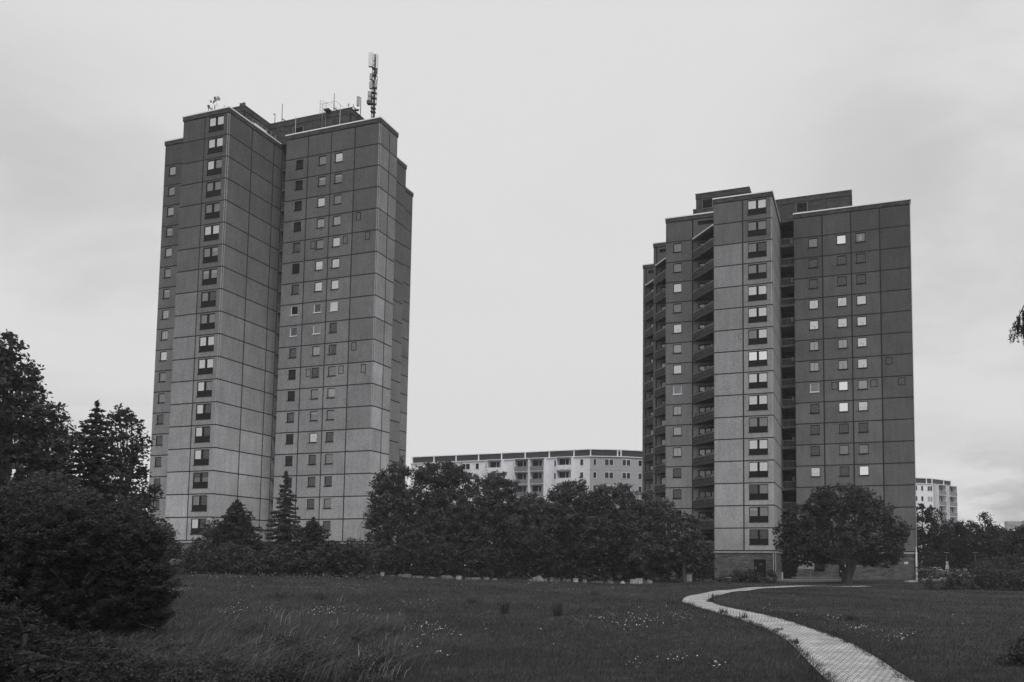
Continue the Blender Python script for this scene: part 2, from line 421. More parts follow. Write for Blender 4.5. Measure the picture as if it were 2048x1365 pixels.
# ------------------------------------------------------------------ towers
H = 2.8; G = .072                      # storey height, half joint width
TSC = .83
class Tower:
    def __init__(s, label, ref, zbase, j0, rows, tonefn, cat='apartment tower'):
        s.ref = ref; s.z0 = zbase; s.rows = rows
        X = ref[0] * math.cos(YAW) + ref[1] * math.sin(YAW); Y = -ref[0] * math.sin(YAW) + ref[1] * math.cos(YAW)
        s.root = tag(empty('apartment_tower', (X, Y, zbase), -YAW), label, cat, 'panel built apartment towers')
        s.j0 = j0 - zbase; s.zt = s.j0 + rows * H
        s.pan = MB(); s.jt = MB(); s.tone = tonefn; s.trim = MB()
    def l(s, a, b): return a - s.ref[0], b - s.ref[1]
    def zj(s, j): return s.j0 + j * H
    def panel(s, ax, fix, s0, s1, z0, z1, tone, holes=()):
        """slab proud of the core, with rectangular holes (s0,s1,z0,z1)"""
        T = .20
        def bx(a, b, c, d):
            if b - a < 1e-3 or d - c < 1e-3: return
            if ax == 'A': s.pan.box(a, b, fix, fix + T, c, d, tone)
            elif ax == 'B': s.pan.box(fix - T, fix, a, b, c, d, tone)
            elif ax == 'C': s.pan.box(fix, fix + T, a, b, c, d, tone)
            else: s.pan.box(a, b, fix - T, fix, c, d, tone)
        if not holes: bx(s0, s1, z0, z1); return
        h = holes[0]
        bx(s0, h[0], z0, z1); bx(h[1], s1, z0, z1); bx(h[0], h[1], z0, h[2]); bx(h[0], h[1], h[3], z1)
    def face(s, key, ax, fix, cuts, holes=None, rows=None, skip=()):
        """cuts: joint positions in a or b (absolute); holes {(row,i):[(off0,off1,zo0,zo1)]}"""
        i0 = 0 if ax in 'AD' else 1
        fixl = fix - s.ref[1 - i0]
        cl = [c - s.ref[i0] for c in cuts]
        for c in cl[1:-1]:
            if key in ('l', 'n'): continue
            a_, b_ = c - G * 1.3, c + G * 1.3; z0, z1 = s.j0, s.zt
            if ax == 'A': s.jt.box(a_, b_, fixl + .036, fixl + .22, z0, z1)
            elif ax == 'B': s.jt.box(fixl - .22, fixl - .036, a_, b_, z0, z1)
            elif ax == 'C': s.jt.box(fixl + .036, fixl + .22, a_, b_, z0, z1)
            else: s.jt.box(a_, b_, fixl - .22, fixl - .036, z0, z1)
        for r in range(1, s.rows + 1):
            for i in range(len(cl) - 1):
                if (r, i) in skip: continue
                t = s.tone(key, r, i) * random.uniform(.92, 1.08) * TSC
                hs = []
                for h in (holes or {}).get((r, i), []):
                    hs.append((cl[i] + h[0], cl[i] + h[1], s.zj(r - 1) + h[2], s.zj(r - 1) + h[3]))
                s.panel(ax, fixl, cl[i] + G * 1.2, cl[i + 1] - G * 1.2, s.zj(r - 1) + G, s.zj(r) - G, t, hs)
    def finish(s, poly, reach=()):
        P = [s.l(*p) for p in poly]; n = len(P)
        def offs(d):
            E = []
            for i in range(n):
                p, q = np.array(P[i]), np.array(P[(i + 1) % n]); e = (q - p) / np.linalg.norm(q - p)
                nn = np.array([e[1], -e[0]]); E.append((p + nn * d, e))
            out = []
            for i in range(n):
                p1, e1 = E[i - 1]; p2, e2 = E[i]
                t = np.linalg.solve(np.array([e1, -e2]).T, p2 - p1); out.append(tuple(p1 + e1 * t[0]))
            return out
        zt, j0 = s.zt, s.j0
        core = MB(); core.prism(offs(-.27), j0 - .1, zt + .35); core.build('wall', M_CORE, s.root)
        s.pan.build('facade_panels', M_FAC, s.root)
        pl = MB()
        def ring(mb, d0, d1, z0, z1, skip=()):
            A, B = offs(d0), offs(d1)
            for i in range(n):
                if i in skip: continue
                k = (i + 1) % n
                mb.add([(*A[i], z0), (*A[k], z0), (*B[k], z0), (*B[i], z0), (*A[i], z1), (*A[k], z1), (*B[k], z1), (*B[i], z1)],
                       [(3, 2, 1, 0), (4, 5, 6, 7), (0, 1, 5, 4), (2, 3, 7, 6), (1, 2, 6, 5), (3, 0, 4, 7)])
        pl.prism(offs(-.06), -1.2, j0 - .28); pl.build('plinth', M_BRICK2, s.root)
        ld = MB(); ring(ld, .04, -.3, j0 - .276, j0 - .06); ld.build('ledge', M_CONC, s.root)
        pa = MB(); ring(pa, .05, -.28, zt + .045, zt + .566); pa.build('parapet', M_BRICK, s.root)
        cp = MB(); ring(cp, .10, -.36, zt + .57, zt + .72); cp.build('coping', M_COPE, s.root)
        rf = MB(); rf.prism(offs(-.30), zt + .36, zt + .42); rf.build('roof', M_ROOF, s.root)
        jt = s.jt
        for j in range(0, s.rows + 1): ring(jt, -.035, -.26, s.zj(j) - G - .01, s.zj(j) + G + .01)
        jt.build('joint', M_CORE, s.root)
        # pale mitre strips at the outer corners
        for (a, b, sgn) in reach:      # sgn: +1 faces A(left) and B(right)
            x, y = s.l(a, b); tr = MB()
            for j in range(s.rows):
                z0, z1 = s.zj(j) + .07, s.zj(j + 1) - .07
                tr.box(x - sgn * .17, x - sgn * .10, y - .012, y + .05, z0, z1)
                tr.box(x - sgn * .05, x + sgn * .012, y + .10, y + .17, z0, z1)
            tr.build('corner_trim', M_TRIM, s.root)
    def block(s, a0, a1, b0, b1, z1, openings=(), z0=None):
        z0 = s.zt + .42 if z0 is None else z0
        x0, y0 = s.l(a0, b0); x1, y1 = s.l(a1, b1)
        mb = MB(); zt = z1 - s.z0
        mb.box(x0, x1, y0, y1, z0, zt - .75)
        mb.box(x0 - .06, x1 + .06, y0 - .06, y1 + .06, zt - .745, zt - .12)
        o = mb.build('penthouse', M_BRICK, s.root)
        c = MB(); c.box(x0 - .10, x1 + .10, y0 - .10, y1 + .10, zt - .118, zt); c.build('coping', M_DMETAL, o)
        j = MB()
        k = x0 + (x1 - x0) % 3.65 / 2
        xs = [x0 + t for t in (3.4, 6.9, 10.4) if x0 + t < x1 - 1]
        for x in xs: j.box(x - .04, x + .04, y0 - .004, y0 + .02, z0, zt - .75)
        for y in (y0 + 3.4, y0 + 6.9): 
            if y < y1 - 1: j.box(x1 - .02, x1 + .004, y - .04, y + .04, z0, zt - .75)
        j.box(x1 - .10, x1 + .01, y0 - .01, y0 + .10, z0, zt - .75)
        j.build('joint', M_CUR['K'], o)
        for (oa, w, h, up) in openings:
            xo = oa - s.ref[0]; zb = z0 + up
            f = MB(); f.box(xo, xo + w, y0 - .05, y0 - .01, zb, zb + .05); f.box(xo, xo + w, y0 - .04, y0 - .01, zb + h, zb + h + .03)
            f.box(xo - .06, xo, y0 - .05, y0 - .01, zb, zb + h + .06); f.box(xo + w, xo + w + .06, y0 - .05, y0 - .01, zb, zb + h + .06)
            v = f.build('louvre_frame', mat('louvre_edge', .22, .7, .3), o)
            g = MB()
            for q in range(8): g.box(xo, xo + w, y0 - .035, y0 - .008, zb + .06 + q * h / 8, zb + .06 + q * h / 8 + h / 11)
            g.build('louvre', M_FRAME, o)
        return o

def win_holes(tw, key, ax, fixb, cutsl, spec, w=1.18, h=1.22, z0=1.37):
    """spec: {panel index: (offset, {row: state})} -> holes dict, places the windows"""
    holes = {}
    for i, (off, st) in spec.items():
        for r, s in st.items():
            if s is None: continue
            holes[(r, i)] = [(off, off + w, z0, z0 + h)]
            if s == 'L': s = random.choice('LLNO')
            x, y = tw.l(cutsl[i] + off, fixb)
            put(window_proto(w, h, s), tw.root, (x, y, tw.zj(r - 1) + z0))
    return holes
def seq(top, s): return {top - k: (c if isinstance(c, str) else None) for k, c in enumerate(s.split())}

# ---- left tower
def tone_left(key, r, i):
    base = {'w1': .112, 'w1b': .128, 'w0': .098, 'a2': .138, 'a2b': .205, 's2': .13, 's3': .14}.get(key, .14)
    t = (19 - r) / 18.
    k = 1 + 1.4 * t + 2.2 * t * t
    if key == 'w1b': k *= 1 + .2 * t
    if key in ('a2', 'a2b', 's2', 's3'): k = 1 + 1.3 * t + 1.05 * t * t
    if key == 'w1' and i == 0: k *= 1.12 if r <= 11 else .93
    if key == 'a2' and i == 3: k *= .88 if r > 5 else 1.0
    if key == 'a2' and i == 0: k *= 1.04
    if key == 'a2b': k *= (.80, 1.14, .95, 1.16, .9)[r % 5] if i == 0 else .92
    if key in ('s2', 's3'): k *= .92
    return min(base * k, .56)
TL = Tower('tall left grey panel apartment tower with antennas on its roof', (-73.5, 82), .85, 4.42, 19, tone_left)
cw1 = [-81.99, -78.42, -74.67]
bays_L = 'LL LL LM MM MM LL MT TT MK MM LL LL LM LK LK LK BB RK LK'.split()
hol = {}
for k, st in enumerate(bays_L):
    r = 19 - k
    hol[(r, 1)] = [(.60, 2.96, .77, 2.63)]
    x, y = TL.l(cw1[1] + .60, 70.46)
    put(bay_proto(st), TL.root, (x, y, TL.zj(r - 1) + .77))
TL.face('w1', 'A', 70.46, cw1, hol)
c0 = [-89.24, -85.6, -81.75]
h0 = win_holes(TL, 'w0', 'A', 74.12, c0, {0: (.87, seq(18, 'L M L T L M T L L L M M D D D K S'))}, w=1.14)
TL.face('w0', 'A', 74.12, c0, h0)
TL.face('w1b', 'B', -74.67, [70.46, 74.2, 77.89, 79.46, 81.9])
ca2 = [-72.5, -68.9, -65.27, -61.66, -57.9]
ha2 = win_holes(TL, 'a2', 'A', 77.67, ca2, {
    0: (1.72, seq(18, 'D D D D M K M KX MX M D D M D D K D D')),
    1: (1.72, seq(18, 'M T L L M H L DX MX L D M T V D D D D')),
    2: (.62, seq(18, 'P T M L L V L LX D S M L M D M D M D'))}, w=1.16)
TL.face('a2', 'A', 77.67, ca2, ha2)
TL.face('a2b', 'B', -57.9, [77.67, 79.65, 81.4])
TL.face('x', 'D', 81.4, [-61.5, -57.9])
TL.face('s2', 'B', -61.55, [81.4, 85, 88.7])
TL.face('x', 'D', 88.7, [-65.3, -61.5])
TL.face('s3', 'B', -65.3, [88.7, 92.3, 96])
TL.face('x', 'C', -89.24, [74.12, 77.8, 81.4, 85, 88.7, 92.3, 96])
TL.face('x', 'C', -81.99, [70.46, 73.85])
TL.face('x', 'C', -72.5, [77.67, 79.46, 81.9])
TL.finish([(-89.24, 74.12), (-81.99, 74.12), (-81.99, 70.46), (-74.67, 70.46), (-74.67, 82.2), (-72.5, 82.2), (-72.5, 77.67), (-57.9, 77.67),
           (-57.9, 81.4), (-61.55, 81.4), (-61.55, 88.7), (-65.3, 88.7), (-65.3, 96), (-89.24, 96)], [(-74.67, 70.46, 1), (-57.9, 77.67, 1)])

M_LOG = mat('loggia_paint', .16, .9, .2)
def loggia(tw, a0, a1, b0, b1, rails, furnished=()):
    x0, y0 = tw.l(a0, b0); x1, y1 = tw.l(a1, b1)
    mb = MB(); mb.box(x0 + .02, x1 - .02, y0 - .02, y1, tw.zt + .3, tw.zt + .58); rf = mb.build('loggia_roof', M_BRICK, tw.root)
    c = MB(); c.box(x0 + .02, x1 - .02, y0 - .08, y0 + .3, tw.zt + .585, tw.zt + .73); c.build('coping', M_COPE, rf)
    for j in rails:
        z = tw.zj(j)
        mb = MB(); mb.box(x0 + .02, x1 - .02, y0, y1, z - .16, z - .02); o = mb.build('landing', M_LOG, tw.root)
        r = MB()
        r.box(x0 + .05, x1 - .05, y0 + .02, y0 + .06, z + .98, z + 1.03); r.box(x0 + .05, x1 - .05, y0 + .02, y0 + .06, z + .06, z + .10)
        for k in range(12): xx = x0 + .1 + k * (x1 - x0 - .2) / 11; r.box(xx - .012, xx + .012, y0 + .03, y0 + .05, z, z + .98)
        r.build('railing', M_METAL, o)
        f = MB(); f.box(x0 + .5, x1 - .7, y1 - .12, y1 - .06, z, z + 2.1); f.build('door', M_CUR['D'], o)
        if j % 2: f = MB(); f.box(x0 + 1.2, x0 + 1.5, y1 - .16, y1 - .13, z + 1.3, z + 1.9); f.build('door_pane', M_CUR['L'], o)
loggia(TL, -74.67, -72.5, 79.46, 82.4, range(0, 19))
TL.block(-84.2, -76.5, 74.6, 90, 59 + CAM_H)
TL.block(-76.48, -63.5, 79.0, 85.4, 59 + CAM_H, [(-72.6, 1.6, 1.7, .3)])

# outlined ventilation hatches, placed where the photograph has them
def facade_point(tw, u, v, b):
    r = ray(u, v)
    bb = r[0] * math.sin(YAW) + r[1] * math.cos(YAW); t = b / bb
    X, Y, Z = r * t
    return X * math.cos(YAW) - Y * math.sin(YAW) - tw.ref[0], b - tw.ref[1], Z + CAM_H - tw.z0
def hatch(tw, u, v, b, w=.72, h=1.05, drip=False):
    x, y, z = facade_point(tw, u, v, b)
    mb = MB(); t = .075
    mb.box(x - w / 2, x + w / 2, y - .02, y + .02, z - h / 2, z - h / 2 + t); mb.box(x - w / 2, x + w / 2, y - .02, y + .02, z + h / 2 - t, z + h / 2)
    mb.box(x - w / 2, x - w / 2 + t, y - .02, y + .02, z - h / 2 + t, z + h / 2 - t); mb.box(x + w / 2 - t, x + w / 2, y - .02, y + .02, z - h / 2 + t, z + h / 2 - t)
    if drip: mb.box(x + w / 2 - t, x + w / 2 - .01, y - .01, y + .02, z - h / 2 - .45, z - h / 2)
    mb.build('wall_hatch', M_FRAME, tw.root)
for (u, v, d) in [(717, 433, 0), (735, 472, 0), (690.5, 480, 0), (626, 490, 0), (708, 693, 0), (727, 737, 1), (682, 740, 0), (616.5, 746, 0)]:
    hatch(TL, u, v, 77.67, drip=bool(d))

# ---- right tower
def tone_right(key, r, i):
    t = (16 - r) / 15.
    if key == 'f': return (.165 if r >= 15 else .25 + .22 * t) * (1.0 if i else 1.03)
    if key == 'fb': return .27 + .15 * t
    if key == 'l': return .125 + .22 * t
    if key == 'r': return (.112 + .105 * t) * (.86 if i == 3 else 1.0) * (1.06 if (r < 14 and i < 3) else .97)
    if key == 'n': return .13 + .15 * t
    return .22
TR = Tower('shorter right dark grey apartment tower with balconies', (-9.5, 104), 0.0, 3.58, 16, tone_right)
cf = [-18.02, -14.25, -10.5]
bays_R = 'LL MM MD MM LL LL MU WW LL LL MM LL LL KM TM KK'.split()
bays_R[6] = 'ML'
hol = {}
for k, st in enumerate(bays_R):
    r = 16 - k
    hol[(r, 1)] = [(.66, 3.02, .77, 2.63)]
    x, y = TR.l(cf[1] + .66, 92.61)
    put(bay_proto(st), TR.root, (x, y, TR.zj(r - 1) + .77))
TR.face('f', 'A', 92.61, cf, hol)
TR.face('fb', 'B', -10.5, [92.61, 96.2, 99.9, 101.7, 104])
# left wing with plain window panel and the balcony bay
cl = [-25.33, -21.56, -18.0]
hl = win_holes(TR, 'l', 'A', 96.2, cl, {0: (1.08, seq(15, 'M M L M P L L MX L L L D D D'))}, w=1.16)
for r in range(1, 16): hl[(r, 1)] = [(.80, 3.3, .12, 2.3)]
hl[(16, 1)] = [(.72, 3.45, 1.93, 2.47)]
TR.face('l', 'A', 96.2, cl, hl)
def step_wing(a_l, a_r, b):
    cc = [a_l, a_l + .5, a_r]
    h = {(r, 1): [(.72, 2.9, .12, 2.3)] for r in range(1, 16)}
    h[(16, 1)] = [(.4, 3.0, 1.93, 2.47)]
    TR.face('n', 'A', b, cc, h)
step_wing(-29.12, -25.2, 103.5)
step_wing(-32.87, -28.95, 110.8)
cr_ = [-8.46, -4.76, -1.1, 2.5, 6.31]
hr = win_holes(TR, 'r', 'A', 99.8, cr_, {
    0: (1.92, seq(15, 'M D D V P L L MX D D D H D D D')),
    1: (1.86, seq(15, 'W D D V P L L W W D M D M D D')),
    2: (.63, seq(15, 'U D D L P P P L H D M W D D D'))}, w=1.18)
TR.face('r', 'A', 99.8, cr_, hr)
for (fx, cc) in [(6.31, [99.8, 103.4, 107]), (2.6, [107, 110.7, 114.4]), (-1, [114.4, 118, 122])]: TR.face('x', 'B', fx, cc)
TR.face('x', 'C', -8.46, [99.8, 101.7, 104])
TR.face('x', 'C', -18.02, [92.61, 96.0]); TR.face('x', 'C', -25.33, [96.2, 99.8, 103.3])
TR.face('x', 'C', -29.12, [103.5, 107.1, 110.6]); TR.face('x', 'C', -32.87, [110.8, 114.5, 118.2, 122])
TR.finish([(-32.87, 110.8), (-29.12, 110.8), (-29.12, 103.5), (-25.33, 103.5), (-25.33, 96.2), (-18.02, 96.2), (-18.02, 92.61), (-10.5, 92.61),
           (-10.5, 104.2), (-8.46, 104.2), (-8.46, 99.8), (6.31, 99.8), (6.31, 107), (2.6, 107), (2.6, 114.4), (-1, 114.4), (-1, 122), (-32.87, 122)],
          [(-10.5, 92.61, 1)])
loggia(TR, -10.5, -8.46, 101.7, 104.3, range(0, 16))
TR.block(-21.2, -14.0, 95.45 + 1.2, 100, 49.75 + CAM_H + .0, [(-20.3, 1.35, 1.3, 1.1)])
TR.block(-11.1, -1.0, 100.2 + 1.2, 110, 49.75 + CAM_H, [(-8.2, 1.4, 1.3, 1.1)])
TR.block(-21.75, -21.22, 97.6, 100, 48.1 + CAM_H)
for (u, v) in [(1778, 722), (1803.5, 763), (1748, 767), (1670, 772)]: hatch(TR, u, v, 99.8, w=.85, h=1.0)

# balconies: triangular, brick parapet, pale rail, wide dark window wall behind
def balcony_protos(length_w, dep):
    mb = MB()
    mb.prism([(0, 0), (length_w, -dep), (length_w, 0)], -.02, .14)
    mb.obox((0, 0), (length_w, -dep), .14, -.10, 1.02)
    o = mb.build('balcony', M_BRICK)
    e = MB(); e.obox((0.02, 0), (length_w, -dep + .02), .20, 1.025, 1.075)
    e.build('balcony_coping', M_CONC, o)
    r = MB(); d = np.array([length_w, -dep]); L = np.linalg.norm(d); d = d / L
    nn = np.array([d[1], -d[0]]) * .05
    p = nn + d * .2; q = nn + d * (L - .2)
    r.tube([(p[0], p[1], 1.17), (q[0], q[1], 1.17)], .022, 6)
    for k in range(5):
        c = p + (q - p) * (k / 4.); r.tube([(c[0], c[1], 1.05), (c[0], c[1], 1.17)], .014, 5)
    r.build('rail', M_METAL, o)
    return o
def balcony_window(w, st):
    key = ('bw', round(w, 2), st)
    if key in PROTO: return PROTO[key]
    h = 2.18; n = len(st); mb = MB(); t = .16; pw = (w - t * (n + 1)) / n
    for k in range(n + 1): mb.box(k * (pw + t), k * (pw + t) + t, .05, .14, 0, h)
    for k in range(n):
        x = t + k * (pw + t); mb.box(x, x + pw, .05, .14, 0, .12); mb.box(x, x + pw, .05, .14, h - .14, h)
    o = mb.build('balcony_window', M_FRAME)
    ms = [M_CUR['L'], M_CUR['M'], M_CUR['D'], M_CUR['K']]
    g = MB(); c = MB()
    for k, s in enumerate(st):
        x = t + k * (pw + t)
        g.add([(x, .09, .12), (x + pw, .09, .12), (x + pw, .09, h - .14), (x, .09, h - .14)], [(0, 1, 2, 3)])
        c.cur = 'LMDK'.index(s); c.box(x - .05, x + pw + .05, .17, .18, .05, h - .05)
    g.build('pane', M_GLASS, o); c.build('curtain', ms, o)
    col.objects.unlink(o)
    for ch in o.children: col.objects.unlink(ch)
    PROTO[key] = o
    return o
M_PLANT = mat('balcony_plants', .06, .8, .2, noise=[(9, .5, 1.6, 3)])
def balcony_column(a0, a1, b, dep, wa, ww, n, seqs):
    w = a1 - a0; first = None
    for j in range(0, 15):
        x, y = TR.l(a0, b)
        if first is None: first = balcony_protos(w, dep); first.parent = TR.root; o = first
        else: o = copy_tree(first, TR.root)
        o.location = (x, y - .01, TR.zj(j))
        put(balcony_window(ww, seqs[j % len(seqs)][:n]), TR.root, (TR.l(wa, b)[0], TR.l(0, b)[1], TR.zj(j) + .12))
        if (j * 7 + n) % 3 == 0 or j in (1, 2):
            f = MB(); f.obox((w * .08, -dep * .08 + .1), (w * .92, -dep * .92 + .1), .12, 1.0, 1.1)
            for k in range(26):
                t = random.uniform(.1, .9); px_, py_ = w * t, -dep * t + .1
                s_ = random.uniform(.05, .14); f.box(px_ - s_, px_ + s_, py_ - s_, py_ + s_, 1.02, 1.1 + random.uniform(0, .28))
            f.build('flower_box', M_PLANT, o)
    rf = MB(); x, y = TR.l(a0, b); z = TR.zj(15)
    rf.prism([(x, y - .01), (x + w, y - dep), (x + w, y - .01)], z - .22, z - .02)
    o = rf.build('balcony_roof', M_BRICK, TR.root)
    c = MB(); c.obox((x, y - .02), (x + w, y - dep - .01), .24, z - .016, z + .13); c.build('coping', M_COPE, o)
    s = MB(); x, y = TR.l(wa, b); s.box(x, x + ww, y + .1, y + .16, TR.zj(15) + 1.93, TR.zj(15) + 2.47)
    s.build('slot_vent', M_CUR['K'], TR.root)
SQ = ['KKK', 'DDK', 'DDD', 'MMD', 'LLD', 'MMM', 'MMM', 'LDM', 'LLL', 'LLL', 'LMM', 'LMM', 'MDM', 'LDD', 'MDD']
balcony_column(-21.50, -18.06, 96.2, 3.5, -20.78, 2.6, 3, SQ)
balcony_column(-28.75, -25.42, 103.5, 3.45, -27.95, 2.2, 2, ['DKD', 'MMD', 'LDL', 'LLM', 'MML', 'LDM', 'LLM'])
balcony_column(-32.45, -29.20, 110.8, 3.4, -31.7, 2.2, 2, ['KDD', 'MML', 'LLM', 'MMM', 'LLD', 'MDM', 'LLL', 'LDL'])

# doors, sign and downpipe at the foot of the right tower
def door(tw, a, b, w, h, z, glass=False):
    x, y = tw.l(a, b)
    mb = MB(); mb.box(x, x + w, y - .03, y + .05, z, z + h)
    mb.box(x - .07, x, y - .05, y + .05, z, z + h + .07); mb.box(x + w, x + w + .07, y - .05, y + .05, z, z + h + .07); mb.box(x, x + w, y - .05, y + .05, z + h, z + h + .07)
    o = mb.build('door', M_FRAME, tw.root)
    hd = MB(); hd.box(x + .12, x + .16, y - .09, y - .03, z + .95, z + 1.25); hd.build('handle', M_WPLAST, o)
    if glass:
        g = MB(); g.box(x + .08, x + w - .08, y - .045, y - .032, z + h * .42, z + h - .1); g.build('door_pane', M_CUR['M'], o)
    else:
        g = MB(); g.box(x + w * .45, x + w * .72, y - .045, y - .032, z + h - .55, z + h - .5); g.build('vent_slot', M_CUR['M'], o)
door(TR, -12.95, 92.67, 1.3, 2.1, .35)
door(TR, -3.05, 99.86, 1.15, 2.15, .0, True)
x, y = TR.l(-8.3, 99.86)
mb = MB(); mb.box(x, x + 2.0, y - .03, y + .05, 1.3, 3.2); mb.build('plinth_panel', mat('pale_panel', .38, .9, .1, noise=[(2, .85, 1.1, 3)]), TR.root)
put(window_proto(1.2, 1.3, 'M'), TR.root, (x + 2.2, y - .15, 1.25))
x, y = TR.l(6.31, 99.8)
mb = MB(); mb.tube([(x - .12, y - .12, -.1), (x - .12, y - .12, TR.j0 - .05)], .11, 10)
mb.tube([(x - .12, y - .12, TR.j0 - .05), (x - .12, y - .06, TR.j0 + .6)], .05, 8)
mb.build('downpipe', M_COPE, TR.root)
mb = MB(); mb.tube([(x - .06, y - .05, TR.j0 + .6), (x - .06, y - .05, TR.zt + .3)], .045, 8); mb.build('downpipe', M_CONC, TR.root)
x, y = TR.l(-10.5, 92.61)
mb = MB(); mb.tube([(x - .15, y - .08, -.1), (x - .15, y - .08, TR.j0 - .3)], .06, 8); mb.tube([(x + .1, y + .12, -.1), (x + .1, y + .12, TR.j0 - .3)], .05, 8)
mb.build('downpipe', M_TRIM, TR.root)
x, y = TR.l(4.75, 99.86)
sg = MB(); sg.box(x, x + .48, y - .05, y - .01, 2.02, 2.3)
o = sg.build('house_sign', M_WPLAST, TR.root)
sg = MB(); sg.box(x + .05, x + .13, y - .054, y - .048, 2.13, 2.22); sg.box(x + .2, x + .4, y - .054, y - .048, 2.15, 2.17); sg.build('sign_mark', M_FRAME, o)
# oval painted mark and crack lines on the panels
x, y, z = facade_point(TR, 1482, 673, 92.61)
mb = MB(); mb.tube([(x + .28 * math.cos(t) - .05, y - .012, z + .45 * math.sin(t)) for t in np.linspace(R(70), R(290), 14)], .02, 5)
mb.build('wall_mark', M_FRAME, TR.root)

# ------------------------------------------------------------------ roof equipment of the left tower
YL = TL
def tl_world(a, b, z):
    return np.array([a * math.cos(YAW) + b * math.sin(YAW), -a * math.sin(YAW) + b * math.cos(YAW), z])
ROOFZ = TL.zt + TL.z0 + .42; PENTZ = 59 + CAM_H
def Yb(u, b):
    r_ = ray(u, 250); t = b / (r_[0] * math.sin(YAW) + r_[1] * math.cos(YAW)); return r_[1] * t
def thing_at(name, u, Y, zbase, label, cat, group=None):
    r = ray(u, 400); 
    # column u at distance Y and height zbase
    for v in np.arange(100, 700, .5):
        p = at(u, v, Y)
        if p[2] < zbase: break
    o = empty(name, (p[0], p[1], zbase)); tag(o, label, cat, group)
    return o, p
def px_h(v, u, Y): return at(u, v, Y)[2]
# big lattice mast
Ym = Yb(745, 79.6)
o, p = thing_at('antenna_mast', 745, Ym, ROOFZ, 'tall antenna mast with long white panel antennas on tower roof edge', 'antenna mast')
topz = px_h(111, 746, Ym) - ROOFZ
mb = MB()
for (ax_, ay_) in [(-.22, 0), (.22, 0), (0, .35)]: mb.tube([(ax_, ay_, 0), (ax_ * .9, ay_ * .9, topz)], .05, 6)
for k in range(int(topz / .55)):
    z = k * .55; mb.tube([(-.22, 0, z), (.22, 0, z + .5)], .022, 5); mb.tube([(.22, 0, z), (0, .35, z + .5)], .022, 5); mb.tube([(-.22, 0, z + .5), (0, .35, z)], .022, 5)
mb.tube([(0, 0.1, 0), (0, 0.1, topz + .2)], .09, 8)
mb.build('lattice_pole', M_DMETAL, o)
def mz(v): return px_h(v, 746, Ym) - ROOFZ
k_ = Ym / FPX
for (du, v0, v1, w_, dep_, m_) in [(-6.5, 136, 108.5, .55, .3, M_WPLAST), (6.5, 140, 111, .20, .3, M_WPLAST), (-5, 162, 150, .32, .25, M_METAL), (-4.5, 180, 166, .4, .3, M_METAL),
                              (5.5, 178, 163, .25, .25, M_METAL), (-6.8, 195, 186, .42, .3, M_METAL), (-7, 205, 197, .42, .3, M_METAL), (-8, 210, 204, .5, .5, M_DMETAL), (5.5, 150, 141, .2, .2, M_DMETAL)]:
    b = MB(); x = du * k_; b.box(x - w_ / 2, x + w_ / 2, -.35, -.35 + dep_, mz(v0), mz(v1)); b.tube([(x, -.1, mz(v0) + .1), (0, .1, mz(v0) + .15)], .035, 5)
    b.tube([(x, -.1, mz(v1) - .1), (0, .1, mz(v1) - .15)], .035, 5)
    b.build('panel_antenna', m_, o)
b = MB()
for dz in (0, .5, 1.1, 1.9, 2.6, 3.3, 4.1, 5.0, 5.9): b.box(-.3, .3, -.2, .25, mz(225) + dz, mz(225) + dz + .12)
for k in range(9): b.tube([(.36, .1 * k % .3, mz(212) + k * .7), (.42, 0, mz(212) + k * .7 + .5)], .04, 5)
b.build('bracket', M_DMETAL, o)
# dish mast on the left wing
o, p = thing_at('dish_mast', 428, Yb(428, 72.5), ROOFZ, 'short roof mast with three small round dishes on left wing', 'antenna mast')
hz = px_h(193, 428, Yb(428, 72.5)) - ROOFZ
mb = MB(); mb.tube([(0, 0, 0), (0, 0, hz)], .05, 6); mb.tube([(-.35, 0, hz - .85), (.45, 0, hz - .45)], .035, 5); mb.tube([(0, 0, hz - .45), (.5, 0, hz - .45)], .03, 5)
mb.build('pole', M_DMETAL, o)
def dish(o, c, r, d, m=M_METAL):
    c = np.array(c, float); d = np.array(d, float); d /= np.linalg.norm(d)
    mb = MB(); mb.tube([c, c + d * .06, c + d * .16], [r * .35, r * .85, r], 14, tone=None)
    mb.tube([c, c + d * .4], .02, 4)
    mb.build('dish', m, o)
dish(o, (.4, -.1, hz - .4), .26, (.9, -.5, 0)); dish(o, (-.35, -.1, hz - .75), .2, (-1, -.4, 0)); dish(o, (.3, -.1, hz - 1.2), .32, (.5, -1, .2))
b = MB(); b.box(-.18, .1, -.1, .15, hz - 1.0, hz - .6); b.box(-.1, .1, -.15, .1, hz - .42, hz - .2); b.build('box', M_DMETAL, o)
o, p = thing_at('aerial', 416, Yb(416, 71.5), ROOFZ, 'low cluster of small aerials left of the dish mast', 'antenna')
hz = px_h(211, 416, Yb(416, 71.5)) - ROOFZ
b = MB(); b.tube([(0, 0, 0), (0, 0, hz)], .04, 6); b.tube([(0, 0, hz - .4), (.5, 0, hz - .55)], .03, 5); b.tube([(.45, 0, hz - .8), (.45, 0, hz - .2)], .04, 5)
b.box(-.1, .1, -.1, .1, hz - .3, hz); b.tube([(.1, 0, hz - .2), (.42, 0, hz - .6)], .05, 5); b.build('pole', M_DMETAL, o)
